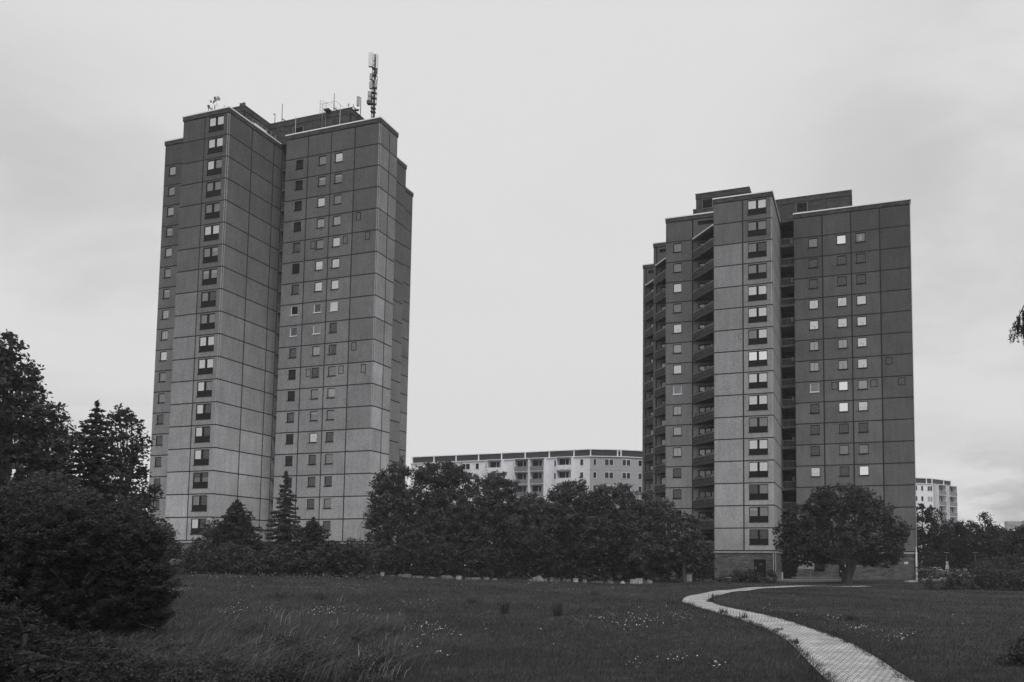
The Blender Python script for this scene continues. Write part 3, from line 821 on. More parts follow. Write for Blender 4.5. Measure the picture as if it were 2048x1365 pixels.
# rods
rods = [(549.5, 228, Yb(549, 79.3), PENTZ, 'short hooked rod on the penthouse beside the inner corner'), (563.5, 208, Yb(563, 79.3), PENTZ, 'tall thin rod with a slanting stay at penthouse inner corner'),
        (667.5, 187, Yb(667, 79.3), PENTZ, 'tallest thin rod beside the caged ladder on penthouse'), (590, 234, Yb(590, 78.3), ROOFZ, 'thin pale rod behind coping near the inner corner'),
        (679, 209, Yb(679, 78.5), ROOFZ, 'pale rod standing in front of penthouse wall'), (448, 210, Yb(448, 70.9), ROOFZ, 'very short rod on left wing roof edge')]
for (u, v, Y, zb, lb) in rods:
    o, p = thing_at('lightning_rod', u, Y, zb, lb, 'rod', 'lightning rods on the left tower roof')
    hz = px_h(v, u, Y) - zb
    b = MB(); b.tube([(0, 0, -.05), (0, 0, hz)], [.05, .035], 6); b.box(-.12, .12, -.12, .12, -.05, .05)
    if 'stay' in lb or 'tallest' in lb: b.tube([(0, 0, .7), (.6, .1, .3)], .07, 5)
    if 'hooked' in lb: b.tube([(0, 0, hz - .03), (-.25, 0, hz - .08)], .06, 5)
    b.build('rod', M_DMETAL if zb == PENTZ else M_METAL, o)
# caged ladder on the penthouse wall (part of the tower)
x, y, z = facade_point(TL, 646, 250, 78.95); zt_ = 59 + CAM_H - TL.z0
mb = MB()
for dx_ in (0, .55): 
    mb.tube([(x + dx_, y - .2, z - 1), (x + dx_, y - .2, zt_ + 1.2)], .025, 5)
k = z - .8
while k < zt_: mb.tube([(x, y - .2, k), (x + .55, y - .2, k)], .015, 4); k += .3
for kz in np.arange(z + .9, zt_ + 1.3, .45):
    mb.tube([(x + .275 + .38 * math.cos(t), y - .2 - .7 * math.sin(t), kz) for t in np.linspace(0, math.pi, 7)], .018, 4)
for t in (R(45), R(90), R(135)): mb.tube([(x + .275 + .38 * math.cos(t), y - .2 - .7 * math.sin(t), z + .9), (x + .275 + .38 * math.cos(t), y - .2 - .7 * math.sin(t), zt_ + 1.25)], .015, 4)
for dx_ in (0, .55, 1.4): mb.tube([(x + dx_, y - .2, zt_ + 1.2), (x + dx_ + .3, y + .4, zt_ + 1.5), (x + dx_ + .9, y + 1.2, zt_ + 1.0), (x + dx_ + 1.3, y + 1.6, zt_)], .022, 4)
mb.build('roof_ladder', M_METAL, TL.root)
mb = MB(); mb.box(x + .5, x + 1.3, y - .6, y + .3, zt_ - .05, zt_ + .12); mb.build('roof_platform', M_DMETAL, TL.root)
# dish + arm and small panel antenna near penthouse corner
o, p = thing_at('dish_mast', 708, Yb(708, 80.3) * 0 + Yb(700, 79.6), PENTZ, 'small dish on a low bent arm at penthouse corner', 'antenna mast')
b = MB(); b.tube([(.5, 0, 0), (-.1, 0, .55), (-.55, 0, .45)], .06, 6); b.tube([(-.1, 0, .5), (-.1, 0, .95)], .035, 5); b.box(.1, .6, -.15, .15, .05, .2)
b.build('pole', M_DMETAL, o); dish(o, (-.6, -.1, .75), .28, (-.8, -.5, .2), M_WPLAST)
o, p = thing_at('sector_antenna', 718.5, Yb(718, 80.6), PENTZ, 'single grey panel antenna on a slim pole near penthouse corner', 'antenna')
hz = px_h(196, 720, Yb(718, 80.6)) - PENTZ
b = MB(); b.tube([(.15, 0, -.4), (.15, 0, hz)], .05, 6); b.tube([(.15, 0, hz), (-.1, 0, hz + .1)], .03, 5); b.tube([(.15, 0, .6), (-.12, 0, .7)], .03, 5); b.build('pole', M_DMETAL, o)
b = MB(); b.box(-.36, -.02, -.12, .1, hz - 1.15, hz + .15); b.build('panel_antenna', M_METAL, o)
# floodlight at penthouse front corner
o, p = thing_at('floodlight', 485, Yb(485, 74.9), PENTZ, 'small dark floodlight on the front corner of penthouse', 'floodlight')
b = MB(); b.tube([(0, 0, 0), (0, 0, .3)], .05, 6); b.build('bracket', M_DMETAL, o)
b = MB(); b.box(-.32, .3, -.15, .15, .2, .5); b.box(.12, .32, -.15, .15, .5, .62); b.build('lamp_head', M_DMETAL, o)
# railing at mast, duct
x, y, z = facade_point(TL, 727, 232, 81.0)
zr = TL.zt + .42
mb = MB()
for q in range(5): mb.tube([(x + q * .55, y, zr), (x + q * .55, y, zr + 2.0)], .02, 4)
for hh in (1.3, 2.0): mb.tube([(x, y, zr + hh), (x + 2.2, y, zr + hh)], .02, 4)
mb.build('roof_railing', M_METAL, TL.root)
mb = MB(); mb.tube([(x + .3, y - .3, zr + .75), (x + 2.0, y - .3, zr + .75)], .22, 10); mb.build('roof_duct', M_METAL, TL.root)
# railing and white sheet on the wing edge
x0, y0 = TL.l(-74.9, 74.6)
mb = MB()
for q in range(7):
    yy = y0 + q * 0.78; mb.tube([(x0 - .2, yy, zr), (x0 - .2, yy, zr + 1.25)], .022, 4)
for hh in (.75, 1.25): mb.tube([(x0 - .2, y0, zr + hh), (x0 - .2, y0 + 4.7, zr + hh)], .02, 4)
mb.build('roof_railing', M_METAL, TL.root)
mb = MB(); mb.box(x0 - .05, x0 + .02, y0 + .1, y0 + 2.1, zr + .25, zr + .72)
for q in range(9): mb.box(x0 + .02, x0 + .035, y0 + .3 + q * .19, y0 + .35 + q * .19, zr + .34, zr + .62)
mb.build('air_unit', M_WPLAST, TL.root)

# ------------------------------------------------------------------ far slab blocks
M_WHITE = mat('white_render', .88, .9, .2, noise=[(1.2, .92, 1.05, 3)])
M_GREYR = mat('grey_render', .46, .9, .2, noise=[(1.2, .92, 1.05, 3)])
M_BALC = mat('balcony_front', .24, .8, .2)
def slab_block(label, segs, ztop, nfl, depth=12, group='slab blocks far behind'):
    """segs: list of (P, Q, list of bays, material); P,Q plan points"""
    P0 = np.array(segs[0][0]); root = empty('apartment_block', (P0[0], P0[1], 0)); tag(root, label, 'apartment block', group)
    for (P, Q, bays, m) in segs:
        P = np.array(P, float); Q = np.array(Q, float); L = np.linalg.norm(Q - P); d = (Q - P) / L; n = np.array([-d[1], d[0]])
        ang = math.atan2(d[1], d[0])
        def mk(name, mb, mm, par=root):
            o = mb.build(name, mm, par)
            if par is root: o.location = (P[0] - P0[0], P[1] - P0[1], 0); o.rotation_euler = (0, 0, ang)
            return o
        w = MB(); w.box(0, L, 0, depth, -1, ztop)
        for j in range(nfl): w.box(0, L, -.03, 0, ztop - j * 2.8 - .03, ztop - j * 2.8 + .0)
        wall = mk('wall', w, m)
        a = MB(); a.box(.3, L - .3, .4, depth - .4, ztop, ztop + 1.55); attic = mk('attic', a, M_CUR['D'])
        a = MB(); x = 0
        while x < L + .1: a.box(min(x, L - .25), min(x, L - .25) + .25, .3, .6, ztop, ztop + 1.6); x += 5.8
        a.box(0, L, .25, .7, ztop + 1.56, ztop + 1.72); a.box(-.1, L + .1, -.25, .3, ztop, ztop + .18)
        mk('attic_frame', a, M_WHITE)
        for (x0, kind, wd) in bays:
            for j in range(nfl):
                zf = ztop - (j + 1) * 2.8
                if zf < 1: continue
                if kind in ('w', 's'):
                    f = MB(); f.box(x0, x0 + wd, -.06, .02, zf + .95, zf + 2.35)
                    fo = mk('window', f, M_WHITE)
                    g = MB(); npn = 2 if kind == 'w' else 1; pw = wd / npn
                    for q in range(npn): g.box(x0 + q * pw + .08, x0 + (q + 1) * pw - .08, -.075, -.055, zf + 1.05, zf + 2.28)
                    mk('pane', g, random.choice([M_FRAME, M_CUR['D'], M_CUR['D'], M_CUR['M']]), fo)
                else:
                    b = MB(); b.box(x0, x0 + wd, -1.3, -.01, zf - .1, zf + .05); b.box(x0 - .18, x0, -1.3, -.01, zf - .1, zf + 2.8 - .12); b.box(x0 + wd, x0 + wd + .18, -1.3, -.01, zf - .1, zf + 2.8 - .12)
                    if j == 0: b.box(x0 - .2, x0 + wd + .2, -1.4, -.01, zf + 2.7, zf + 2.85)
                    bo = mk('balcony', b, M_WHITE)
                    g = MB(); g.box(x0, x0 + wd, -1.36, -1.3, zf + .1, zf + 1.05); mk('balcony_front', g, M_BALC if kind == 'b' else M_WHITE, bo)
                    g = MB(); g.box(x0 + .1, x0 + wd - .1, -.03, -.012, zf + .1, zf + 2.5); mk('balcony_window', g, M_CUR['D'], bo)
                    g = MB(); g.box(x0 + wd * .45, x0 + wd * .48, -.06, -.03, zf + .1, zf + 2.4); g.box(x0 + wd * .7, x0 + wd * .78, -.06, -.03, zf + .1, zf + 2.4); mk('window_frame', g, M_WHITE, bo)
    return root
A_ = at(822, 920, 172); B_ = at(1180, 910, 158); C_ = at(1242, 912, 158.6); D_ = at(1420, 912, 165)
zt1 = B_[2] - .4
def along(P, Q, u, Y0, Y1):     # distance from P along PQ for photo column u
    r = ray(u, 950)[:2]; P = np.array(P[:2]); d = np.array(Q[:2]) - P; L = np.linalg.norm(d); d /= L
    M_ = np.array([[r[0], -d[0]], [r[1], -d[1]]]); t = np.linalg.solve(M_, P); return float(t[1])
s1 = [(u0, k, u1) for (u0, k, u1) in [(836, 's', 846), (862, 'w', 878), (890, 's', 898), (923, 'w', 940), (951, 's', 958), (971, 's', 977), (980, 'v', 1007), (1026, 's', 1032), (1034, 'b', 1061), (1065, 'b', 1092), (1108, 's', 1115), (1118, 'v', 1146), (1160, 's', 1167)]]
bays1 = [(along(A_, B_, u0, 0, 0), k, along(A_, B_, u1, 0, 0) - along(A_, B_, u0, 0, 0)) for (u0, k, u1) in s1]
s2 = [(1186, 's', 1193), (1209, 'w', 1227)]
bays2 = [(along(B_, C_, u0, 0, 0), k, along(B_, C_, u1, 0, 0) - along(B_, C_, u0, 0, 0)) for (u0, k, u1) in s2]
s3 = [(1244, 'w', 1261), (1276, 's', 1284), (1310, 'w', 1330), (1350, 's', 1360)]
bays3 = [(along(C_, D_, u0, 0, 0), k, along(C_, D_, u1, 0, 0) - along(C_, D_, u0, 0, 0)) for (u0, k, u1) in s3]
slab_block('long pale slab block between the towers, balconies and dark attic band', [(A_[:2], B_[:2], bays1, M_WHITE), (B_[:2], C_[:2], bays2, M_GREYR), (C_[:2], D_[:2], bays3, M_GREYR)], zt1, 6)
E_ = at(1780, 965, 196); F_ = at(1866, 965, 200); G_ = at(1905, 968, 206)
zt2 = F_[2] - .6
bb = [(along(E_, F_, u0, 0, 0), k, along(E_, F_, u1, 0, 0) - along(E_, F_, u0, 0, 0)) for (u0, k, u1) in [(1790, 'w', 1802), (1815, 's', 1820), (1830, 's', 1834), (1841, 's', 1846), (1854, 'w', 1864)]]
b2 = [(along(F_, G_, u0, 0, 0), k, along(F_, G_, u1, 0, 0) - along(F_, G_, u0, 0, 0)) for (u0, k, u1) in [(1868, 'b', 1883), (1889, 'b', 1904)]]
slab_block('pale slab block end with stacked balconies right of the right tower', [(E_[:2], F_[:2], bb, M_WHITE), (F_[:2], G_[:2], b2, M_GREYR)], zt2, 6)
# distant roof box with sign panel
p = at(2015, 1062, 330)
hb = tag(empty('high_rise', (p[0], p[1], 0)), 'distant block top with pale boxy sign above far right trees', 'high rise')
kk = 330 / FPX
mb = MB(); mb.box(-1, 14, 0, 10, -1, at(2015, 1060, 330)[2]); mb.build('wall', M_WHITE, hb)
z0_, z1_ = at(2015, 1060, 330)[2], at(2015, 1043, 330)[2]
mb = MB(); mb.box(0, 3.1, 0, 2.6, z0_ + .2, z1_); mb.box(3.2, 6.5, 0, 2.6, z0_ + .2, z1_); mb.build('sign_box', M_CONC, hb)
mb = MB()
for q in range(6): mb.box(.6 + q * .37, .82 + q * .37, -.05, -.01, z0_ + 1.7, z0_ + 2.05)
mb.build('sign_text', M_DMETAL, hb)

# ------------------------------------------------------------------ ground, path
def ground():
    xs = np.concatenate([-np.geomspace(1500, 82, 26), np.arange(-80, 62, 1.0), np.geomspace(63, 1500, 26)])
    ys = np.concatenate([-np.geomspace(300, 3, 10)[:-1], np.arange(-2, 104, 1.0), np.geomspace(106, 3500, 34)])
    X, Y = np.meshgrid(xs, ys); Z = gz(X, Y); Z = np.where(Y > 200, Z * 0 + .4, Z)
    V = np.stack([X, Y, Z], -1).reshape(-1, 3); nx = len(xs)
    i = np.arange(len(ys) - 1)[:, None] * nx + np.arange(nx - 1)[None]; i = i.ravel()
    F = np.stack([i, i + 1, i + nx + 1, i + nx], 1)
    m = mat('meadow_soil', .032, .95, .1, noise=[(.12, .6, 1.5, 4), (1.4, .6, 1.5, 4), (14, .6, 1.5, 4)], bump=.5)
    return npmesh('ground', V, F, m)
tag(ground(), kind='structure')
Lp = [(1045, 577), (985, 500), (920, 430), (850, 370), (750, 305), (640, 255), (520, 220), (400, 205), (330, 180), (290, 160), (330, 135), (420, 122), (540, 108), (640, 95), (740, 88), (820, 86)]
Rp = [(1450, 577), (1380, 530), (1290, 470), (1180, 400), (1100, 360), (980, 318), (850, 280), (760, 258), (660, 232), (540, 200), (470, 182), (425, 165), (425, 150), (470, 130), (530, 115), (600, 105), (700, 95), (820, 88)]
def resample(P, n):
    P = np.array(P); d = np.r_[0, np.cumsum(np.linalg.norm(np.diff(P, axis=0), axis=1))]
    t = np.linspace(0, d[-1], n); return np.stack([np.interp(t, d, P[:, k]) for k in range(P.shape[1])], 1)
def smooth(P, k=5, it=3):
    for _ in range(it):
        Q = P.copy()
        for j in range(1, len(P) - 1): Q[j] = (P[j - 1] + P[j] + P[j + 1]) / 3
        P = Q
    return P
LW = np.array([onground(1250 + a / 2.566, 1140 + b / 2.566)[:2] for a, b in Lp])
RW = np.array([onground(1250 + a / 2.566, 1140 + b / 2.566)[:2] for a, b in Rp])
LW = np.vstack([[3.2, 6], LW, [22, 71.5]]); RW = np.vstack([[5.0, 6], RW, [22, 69.6]])
LW = smooth(resample(LW, 120)); RW = smooth(resample(RW, 120))
CL = smooth((LW + RW) / 2, it=6)
CL = smooth(resample(CL, 140), it=2)
PW = .84
def path():
    T = np.gradient(CL, axis=0); T /= np.linalg.norm(T, axis=1)[:, None]; N = np.stack([-T[:, 1], T[:, 0]], 1)
    s = np.r_[0, np.cumsum(np.linalg.norm(np.diff(CL, axis=0), axis=1))]
    cols = np.linspace(-1, 1, 9); V = []; UV = []
    for i in range(len(CL)):
        for c in cols:
            p = CL[i] + N[i] * c * PW; V.append((p[0], p[1], float(gz(p[0], p[1])) + .035)); UV.append((c * PW, s[i]))
    F = []
    for i in range(len(CL) - 1):
        for k in range(8): a = i * 9 + k; F.append((a, a + 9, a + 10, a + 1))
    me = bpy.data.meshes.new('path'); me.from_pydata(V, [], F)
    uv = me.uv_layers.new(name='UVMap')
    for lp in me.loops: uv.data[lp.index].uv = UV[lp.vertex_index]
    m = bpy.data.materials.new('paving_stones'); m.use_nodes = True; nt = m.node_tree; b = nt.nodes['Principled BSDF']
    b.inputs['Roughness'].default_value = .85; b.inputs['Specular IOR Level'].default_value = .25
    t = nt.nodes.new('ShaderNodeTexCoord')
    br = nt.nodes.new('ShaderNodeTexBrick'); nt.links.new(t.outputs['UV'], br.inputs['Vector'])
    br.inputs['Scale'].default_value = 1; br.inputs['Brick Width'].default_value = .14; br.inputs['Row Height'].default_value = .20
    br.inputs['Mortar Size'].default_value = .013; br.inputs['Mortar Smooth'].default_value = .3
    br.inputs['Color1'].default_value = (.33, .33, .33, 1); br.inputs['Color2'].default_value = (.44, .44, .44, 1); br.inputs['Mortar'].default_value = (.08, .08, .082, 1)
    out = br.outputs[0]
    for (sc, lo_, hi_) in [(1.1, .72, 1.2), (16, .85, 1.15)]:
        n = nt.nodes.new('ShaderNodeTexNoise'); n.inputs['Scale'].default_value = sc; n.inputs['Detail'].default_value = 5
        nt.links.new(t.outputs['UV'], n.inputs['Vector'])
        r = nt.nodes.new('ShaderNodeMapRange'); nt.links.new(n.outputs[0], r.inputs[0]); r.inputs[1].default_value = .3; r.inputs[2].default_value = .7
        r.inputs[3].default_value = lo_; r.inputs[4].default_value = hi_
        mu = nt.nodes.new('ShaderNodeVectorMath'); mu.operation = 'SCALE'; nt.links.new(out, mu.inputs[0]); nt.links.new(r.outputs[0], mu.inputs['Scale']); out = mu.outputs[0]
    nt.links.new(out, b.inputs['Base Color'])
    bp = nt.nodes.new('ShaderNodeBump'); bp.inputs['Strength'].default_value = .6; bp.inputs['Distance'].default_value = .01; bp.invert = True
    nt.links.new(br.outputs['Fac'], bp.inputs['Height']); nt.links.new(bp.outputs[0], b.inputs['Normal'])
    me.materials.append(m); me.update()
    o = bpy.data.objects.new('path', me); col.objects.link(o); return o
tag(path(), kind='structure')
def path_dist(X, Y):
    d = np.full(X.shape, 1e9)
    for i in range(0, len(CL), 1): d = np.minimum(d, (X - CL[i, 0]) ** 2 + (Y - CL[i, 1]) ** 2)
    return np.sqrt(d)

# ------------------------------------------------------------------ foliage
def leaf_material(name, rough=.6, trans=.32):
    m = bpy.data.materials.new(name); m.use_nodes = True; nt = m.node_tree; b = nt.nodes['Principled BSDF']
    a = nt.nodes.new('ShaderNodeAttribute'); a.attribute_name = 'tone'
    nt.links.new(a.outputs['Color'], b.inputs['Base Color'])
    b.inputs['Roughness'].default_value = rough; b.inputs['Specular IOR Level'].default_value = .25
    tr = nt.nodes.new('ShaderNodeBsdfTranslucent'); nt.links.new(a.outputs['Color'], tr.inputs[0])
    mx_ = nt.nodes.new('ShaderNodeMixShader'); mx_.inputs[0].default_value = trans
    nt.links.new(b.outputs[0], mx_.inputs[1]); nt.links.new(tr.outputs[0], mx_.inputs[2])
    nt.links.new(mx_.outputs[0], nt.nodes['Material Output'].inputs[0]); return m
M_LEAF = leaf_material('leaves'); M_GRASS = leaf_material('grass_blades', .7, .25)
M_BARK = mat('bark', .06, .95, .1, noise=[(6, .6, 1.4, 4)], stretch=(1, 1, .2))

def leaves(C, size, tone, aspect=1.7, droop=.0, flat=.35):
    """quads at centres C (n,3) random orientation"""
    n = len(C)
    d = rng.normal(size=(n, 3)); d[:, 2] = d[:, 2] * .6 - droop; d /= np.linalg.norm(d, axis=1)[:, None]
    r = rng.normal(size=(n, 3)); s = np.cross(d, r); s /= np.linalg.norm(s, axis=1)[:, None] + 1e-9
    sz = (size * rng.uniform(.6, 1.35, n))[:, None]
    a = d * sz * aspect / 2; b = s * sz / 2
    V = np.stack([C - a, C + b * .9 - a * .1, C + a, C - b * .9 - a * .1], 1).reshape(-1, 3)
    F = np.arange(4 * n).reshape(n, 4)
    return V, F, tone * rng.uniform(.72, 1.32, n)

LT = 1.1
def tree(name, label, base, blobs, leaf=.24, cover=4.5, tone=.07, trunk_r=.22, group=None, cat='tree', multi=1, clump=.55, gap=0.0, thick=.85, limbs=True, ground_sink=.3, asp=1.7):
    """base: ground point; blobs: [(centre xyz, rx, rz)]"""
    root = tag(empty(name, base), label, cat, group)
    base = np.array(base, float)
    Cs = []; clt = []
    for (c, rx, rz_) in blobs:
        c = np.array(c, float) - base
        ry = rx * thick
        vol = rx * rz_
        ncl = int(max(10, 11 * vol / clump ** 2 * .55))
        d = rng.normal(size=(ncl, 3)); d /= np.linalg.norm(d, axis=1)[:, None]
        rr = rng.uniform(.35, 1.08, ncl) ** .55
        P = c + d * np.array([rx, ry, rz_]) * rr[:, None]
        P = P[rng.uniform(size=ncl) > gap]; ncl = len(P)
        if ncl == 0: continue
        A = math.pi * rx * rz_
        nl = max(3, int(cover * A / (leaf * leaf * .75) / ncl))
        cl_t = rng.uniform(.78, 1.3, ncl) * LT; leaf_ = leaf
        o = rng.normal(size=(ncl, nl, 3)) * clump * .42 * np.array([1, 1, .7])
        Q = (P[:, None] + o).reshape(-1, 3); Cs.append(Q); clt.append(np.repeat(cl_t, nl))
    C = np.concatenate(Cs); ct = np.concatenate(clt)
    keep = C[:, 2] > .03
    C = C[keep]; ct = ct[keep]
    V, F, t = leaves(C, leaf, tone, aspect=asp)
    npmesh('crown', V, F, M_LEAF, t * ct, root)
    mb = MB()
    zc = [b[0][2] - base[2] for b in blobs]
    zlow = max(.6, min(z - b[2] * .6 for z, b in zip(zc, blobs)))
    for k in range(multi):
        ofs = np.array([random.uniform(-.25, .25), random.uniform(-.25, .25), 0]) * (multi > 1)
        top = np.array([0, 0, 0.]) + ofs * 4; top[2] = zlow + .5
        mid = top * .5 + np.array([random.uniform(-.15, .15), 0, 0])
        mb.tube([ofs - np.array([0, 0, ground_sink]), ofs + [0, 0, .2], mid, top], [trunk_r * 1.35, trunk_r * 1.1, trunk_r * .9, trunk_r * .75], 9)
        if limbs:
            for (c, rx, rz_) in blobs[k::multi]:
                c = np.array(c, float) - base
                m1 = top * .55 + c * .45 + np.array([random.uniform(-.3, .3), random.uniform(-.3, .3), -.15 * rx])
                mb.tube([top - [0, 0, .3], m1, c, c + np.array([random.uniform(-.3, .3) * rx, random.uniform(-.3, .3) * rx, rz_ * .7])],
                        [trunk_r * .6, trunk_r * .4, trunk_r * .22, .02], 6)
                for q in range(3):
                    e = c + rng.normal(size=3) * np.array([rx, rx, rz_]) * .5
                    mb.tube([m1, (m1 + e) / 2 + [0, 0, .1], e], [trunk_r * .22, trunk_r * .14, .012], 5)
    mb.build('trunk', M_BARK, root)
    return root

def ptree(label, u0, Y, pb, name='deciduous_tree', jit=.35, layers=1, **kw):
    """blobs from photo columns/rows at distance Y: pb=[(u,v,ru,rv)]"""
    base = gp(u0, Y); bl = []
    for (u, v, ru, rv) in pb:
        rx, rz_ = px2m(ru, Y), px2m(rv, Y)
        for k in range(layers):
            dY = random.uniform(-jit, jit) * rx * (1 if k == 0 else 2.2)
            c = at(u, v, Y); s = (Y + dY) / Y
            bl.append((np.array([c[0], Y + dY, c[2]]), rx, rz_))
    return tree(name, label, base, bl, **kw)

def conifer(label, u, vtop, vbase_w, Y, halfw_px, name='spruce_tree', tone=.055, tuft=.16, layers=26, droop=.35, group=None, nb=11, power=.9, cover=1.0, zlow=.15, cat='conifer'):
    base = gp(u, Y); top = at(u, vtop, Y)[2] - base[2]; hw = px2m(halfw_px, Y)
    root = tag(empty(name, base), label, cat, group)
    C = []; ct = []; mb = MB()
    mb.tube([(0, 0, -.3), (0, 0, top * .5), (0, 0, top * .98)], [top * .022 + .05, top * .013 + .03, .015], 8)
    for k in range(layers):
        t = k / (layers - 1.); z = zlow + (top * .985 - zlow) * t
        rad = hw * (1 - t) ** power + .03 * top * .12
        rad *= random.uniform(.86, 1.1)
        n = max(4, int(nb * (.4 + .6 * (1 - t))))
        a0 = random.uniform(0, 6.28)
        for q in range(n):
            a = a0 + 6.283 * q / n + random.uniform(-.25, .25); L = rad * random.uniform(.58, 1.18)
            m_ = max(4, int(L / (tuft * .38) * cover))
            s = rng.uniform(.08, 1, m_); 
            w = .16 * L * (1 - s * .6)
            lat = rng.normal(size=m_) * w * .7
            zc = z - droop * L * s + droop * .55 * L * s * s + rng.normal(size=m_) * tuft * .35
            P = np.stack([math.cos(a) * L * s - math.sin(a) * lat, math.sin(a) * L * s + math.cos(a) * lat, zc], 1)
            C.append(P); ct.append(np.full(m_, random.uniform(.8, 1.25) * LT))
            if L > .5: mb.tube([(0, 0, z), (math.cos(a) * L * .5, math.sin(a) * L * .5, z - droop * L * .36), (math.cos(a) * L * .9, math.sin(a) * L * .9, z - droop * L * .45)], [.03, .02, .008], 4, cap=False)
    # spire
    m_ = 30; C.append(np.stack([rng.normal(size=m_) * .04, rng.normal(size=m_) * .04, rng.uniform(top * .93, top, m_)], 1)); ct.append(np.ones(m_))
    C = np.concatenate(C); ct = np.concatenate(ct); k = C[:, 2] > .02; C = C[k]; ct = ct[k]
    V, F, t = leaves(C, tuft, tone, aspect=2.3, droop=.15)
    npmesh('crown', V, F, M_LEAF, t * ct, root)
    mb.build('trunk', M_BARK, root)
    return root

# ---- centre group between the towers (about 80-90 m away)
GC = 'trees standing between the two towers'
ptree('big bushy tree overlapping the left tower right foot', 800, 84, [(775, 965, 26, 24), (800, 948, 24, 18), (762, 1000, 24, 25), (790, 1010, 42, 40), (760, 1060, 30, 34), (800, 1080, 48, 48), (775, 1115, 36, 30), (748, 1030, 16, 14)], leaf=.20, cover=6, group=GC, multi=2)
ptree('rounded highest tree of the middle group, under the long block', 890, 88, [(880, 950, 50, 24), (860, 940, 24, 14), (905, 938, 22, 14), (925, 970, 36, 30), (850, 985, 40, 40), (890, 1030, 60, 50), (870, 1090, 60, 50), (930, 1050, 40, 50)], leaf=.20, cover=6, group=GC)
ptree('tree with a small pointed top right of the highest tree', 992, 86, [(990, 962, 24, 20), (1010, 978, 26, 20), (968, 990, 24, 26), (1000, 1020, 52, 40), (990, 1080, 56, 56), (1030, 1060, 30, 50)], leaf=.20, cover=6, group=GC)
ptree('low wide tree in the dip of the middle group', 1070, 84, [(1060, 1012, 32, 22), (1085, 1022, 32, 24), (1065, 1060, 50, 40), (1080, 1105, 46, 34)], leaf=.19, cover=6, group=GC)
ptree('twin topped tree in front of the grey block wing', 1145, 87, [(1133, 978, 14, 14), (1160, 970, 14, 16), (1115, 990, 22, 16), (1150, 1000, 38, 26), (1130, 1040, 50, 40), (1160, 1085, 52, 50), (1120, 1100, 36, 40)], leaf=.20, cover=6, group=GC)
ptree('tree under the grey wing right end with loose top', 1230, 85, [(1215, 985, 26, 18), (1245, 984, 22, 16), (1195, 1000, 22, 20), (1230, 1020, 48, 34), (1215, 1070, 52, 48), (1250, 1080, 40, 46)], leaf=.20, cover=6, group=GC)
ptree('tree before the stepped balconies of the right tower', 1300, 82, [(1285, 1005, 26, 20), (1315, 1018, 30, 22), (1295, 1050, 46, 36), (1300, 1100, 52, 44), (1262, 1040, 22, 30)], leaf=.19, cover=6, group=GC, tone=.08)
ptree('lowest rounded tree left of the right tower front wing', 1368, 80, [(1352, 1035, 24, 18), (1375, 1045, 24, 20), (1365, 1075, 36, 32), (1350, 1105, 38, 34), (1385, 1095, 24, 30)], leaf=.22, cover=6, group=GC, tone=.08)
def hedge(label, u0, u1, vt, Y, tone=.05, leaf=.2, name='shrub', cat='shrub', group=None, n=None, cover=4, rvar=.35):
    """low bushes in a line, one thing"""
    n = n or max(2, int((u1 - u0) / 45)); pb = []
    vb = None
    for k in range(n):
        u = u0 + (k + .5) * (u1 - u0) / n; g = gp(u, Y)
        topz = at(u, vt + random.uniform(-16, 14), Y)[2]; hh = max(.6, topz - g[2])
        w = px2m((u1 - u0) / n * .8, Y)
        pb.append((np.array([g[0], Y + random.uniform(-.5, .5), g[2] + hh * .5]), w, hh * .55))
    return tree(name, label, gp((u0 + u1) / 2, Y), pb, leaf=leaf, cover=cover, tone=tone, trunk_r=.06, cat=cat, group=group, clump=.35, multi=2, limbs=False)
GU = 'undergrowth at the far edge of the meadow'
hedge('dark undergrowth beneath the left part of the middle trees', 745, 960, 1095, 82, tone=.035, group=GU)
hedge('dark undergrowth beneath the middle of the tree group', 955, 1180, 1092, 83, tone=.035, group=GU)
hedge('dark undergrowth beneath the right part of the middle trees', 1175, 1415, 1090, 84, tone=.035, group=GU)
# backdrop trees beyond
GB = 'distant trees closing the horizon'
for i, (u0, u1, vt, Y, lb) in enumerate([(-260, 330, 1040, 150, 'distant dark trees left of the left tower'), (740, 1020, 1015, 130, 'distant trees before the left half of the long block'),
                                         (1000, 1300, 1015, 130, 'distant trees before the right half of the long block'), (1290, 1600, 1070, 135, 'distant trees low behind the right tower'),
                                         (1830, 2200, 1072, 170, 'distant trees behind the street lamps')]):
    hedge(lb, u0, u1, vt, Y, tone=.045, leaf=.45, name='deciduous_trees', cat='tree row', group=GB, n=9, cover=3)
# ---- trees before the left tower
GL = 'evergreens before the left tower'
conifer('narrow pointed spruce before the left tower inner corner', 566, 943, 1100, 74, 56, tuft=.17, layers=25, tone=.06, group=GL, nb=11, cover=2.4, power=.8, droop=.5)
conifer('broad conical evergreen before the left tower corner', 470, 1000, 1120, 73, 66, name='thuja_tree', power=.55, droop=-.1, tuft=.16, layers=30, tone=.045, group=GL, nb=18, cover=1.7)
conifer('dark yew with spiky upright shoots right of the spruce', 624, 1036, 1120, 72, 64, name='yew_tree', power=.75, droop=-.35, tuft=.15, layers=24, tone=.035, group=GL, nb=16, cover=1.6)
ptree('small bush overlapping the lowest bay window', 420, 72, [(428, 1058, 22, 16), (410, 1080, 26, 20), (440, 1090, 34, 24), (425, 1115, 34, 26)], name='shrub', cat='shrub', leaf=.17, tone=.045, group=GL, trunk_r=.1)
ptree('round dark bush at the left tower left foot', 318, 66, [(310, 1056, 30, 16), (335, 1075, 22, 18), (290, 1075, 30, 26), (320, 1100, 36, 28)], name='shrub', cat='shrub', leaf=.17, tone=.035, group=GL, trunk_r=.1)
hedge('grey green thicket below the left tower, left half', 330, 540, 1092, 68, tone=.055, group=GL, leaf=.17, cover=4)
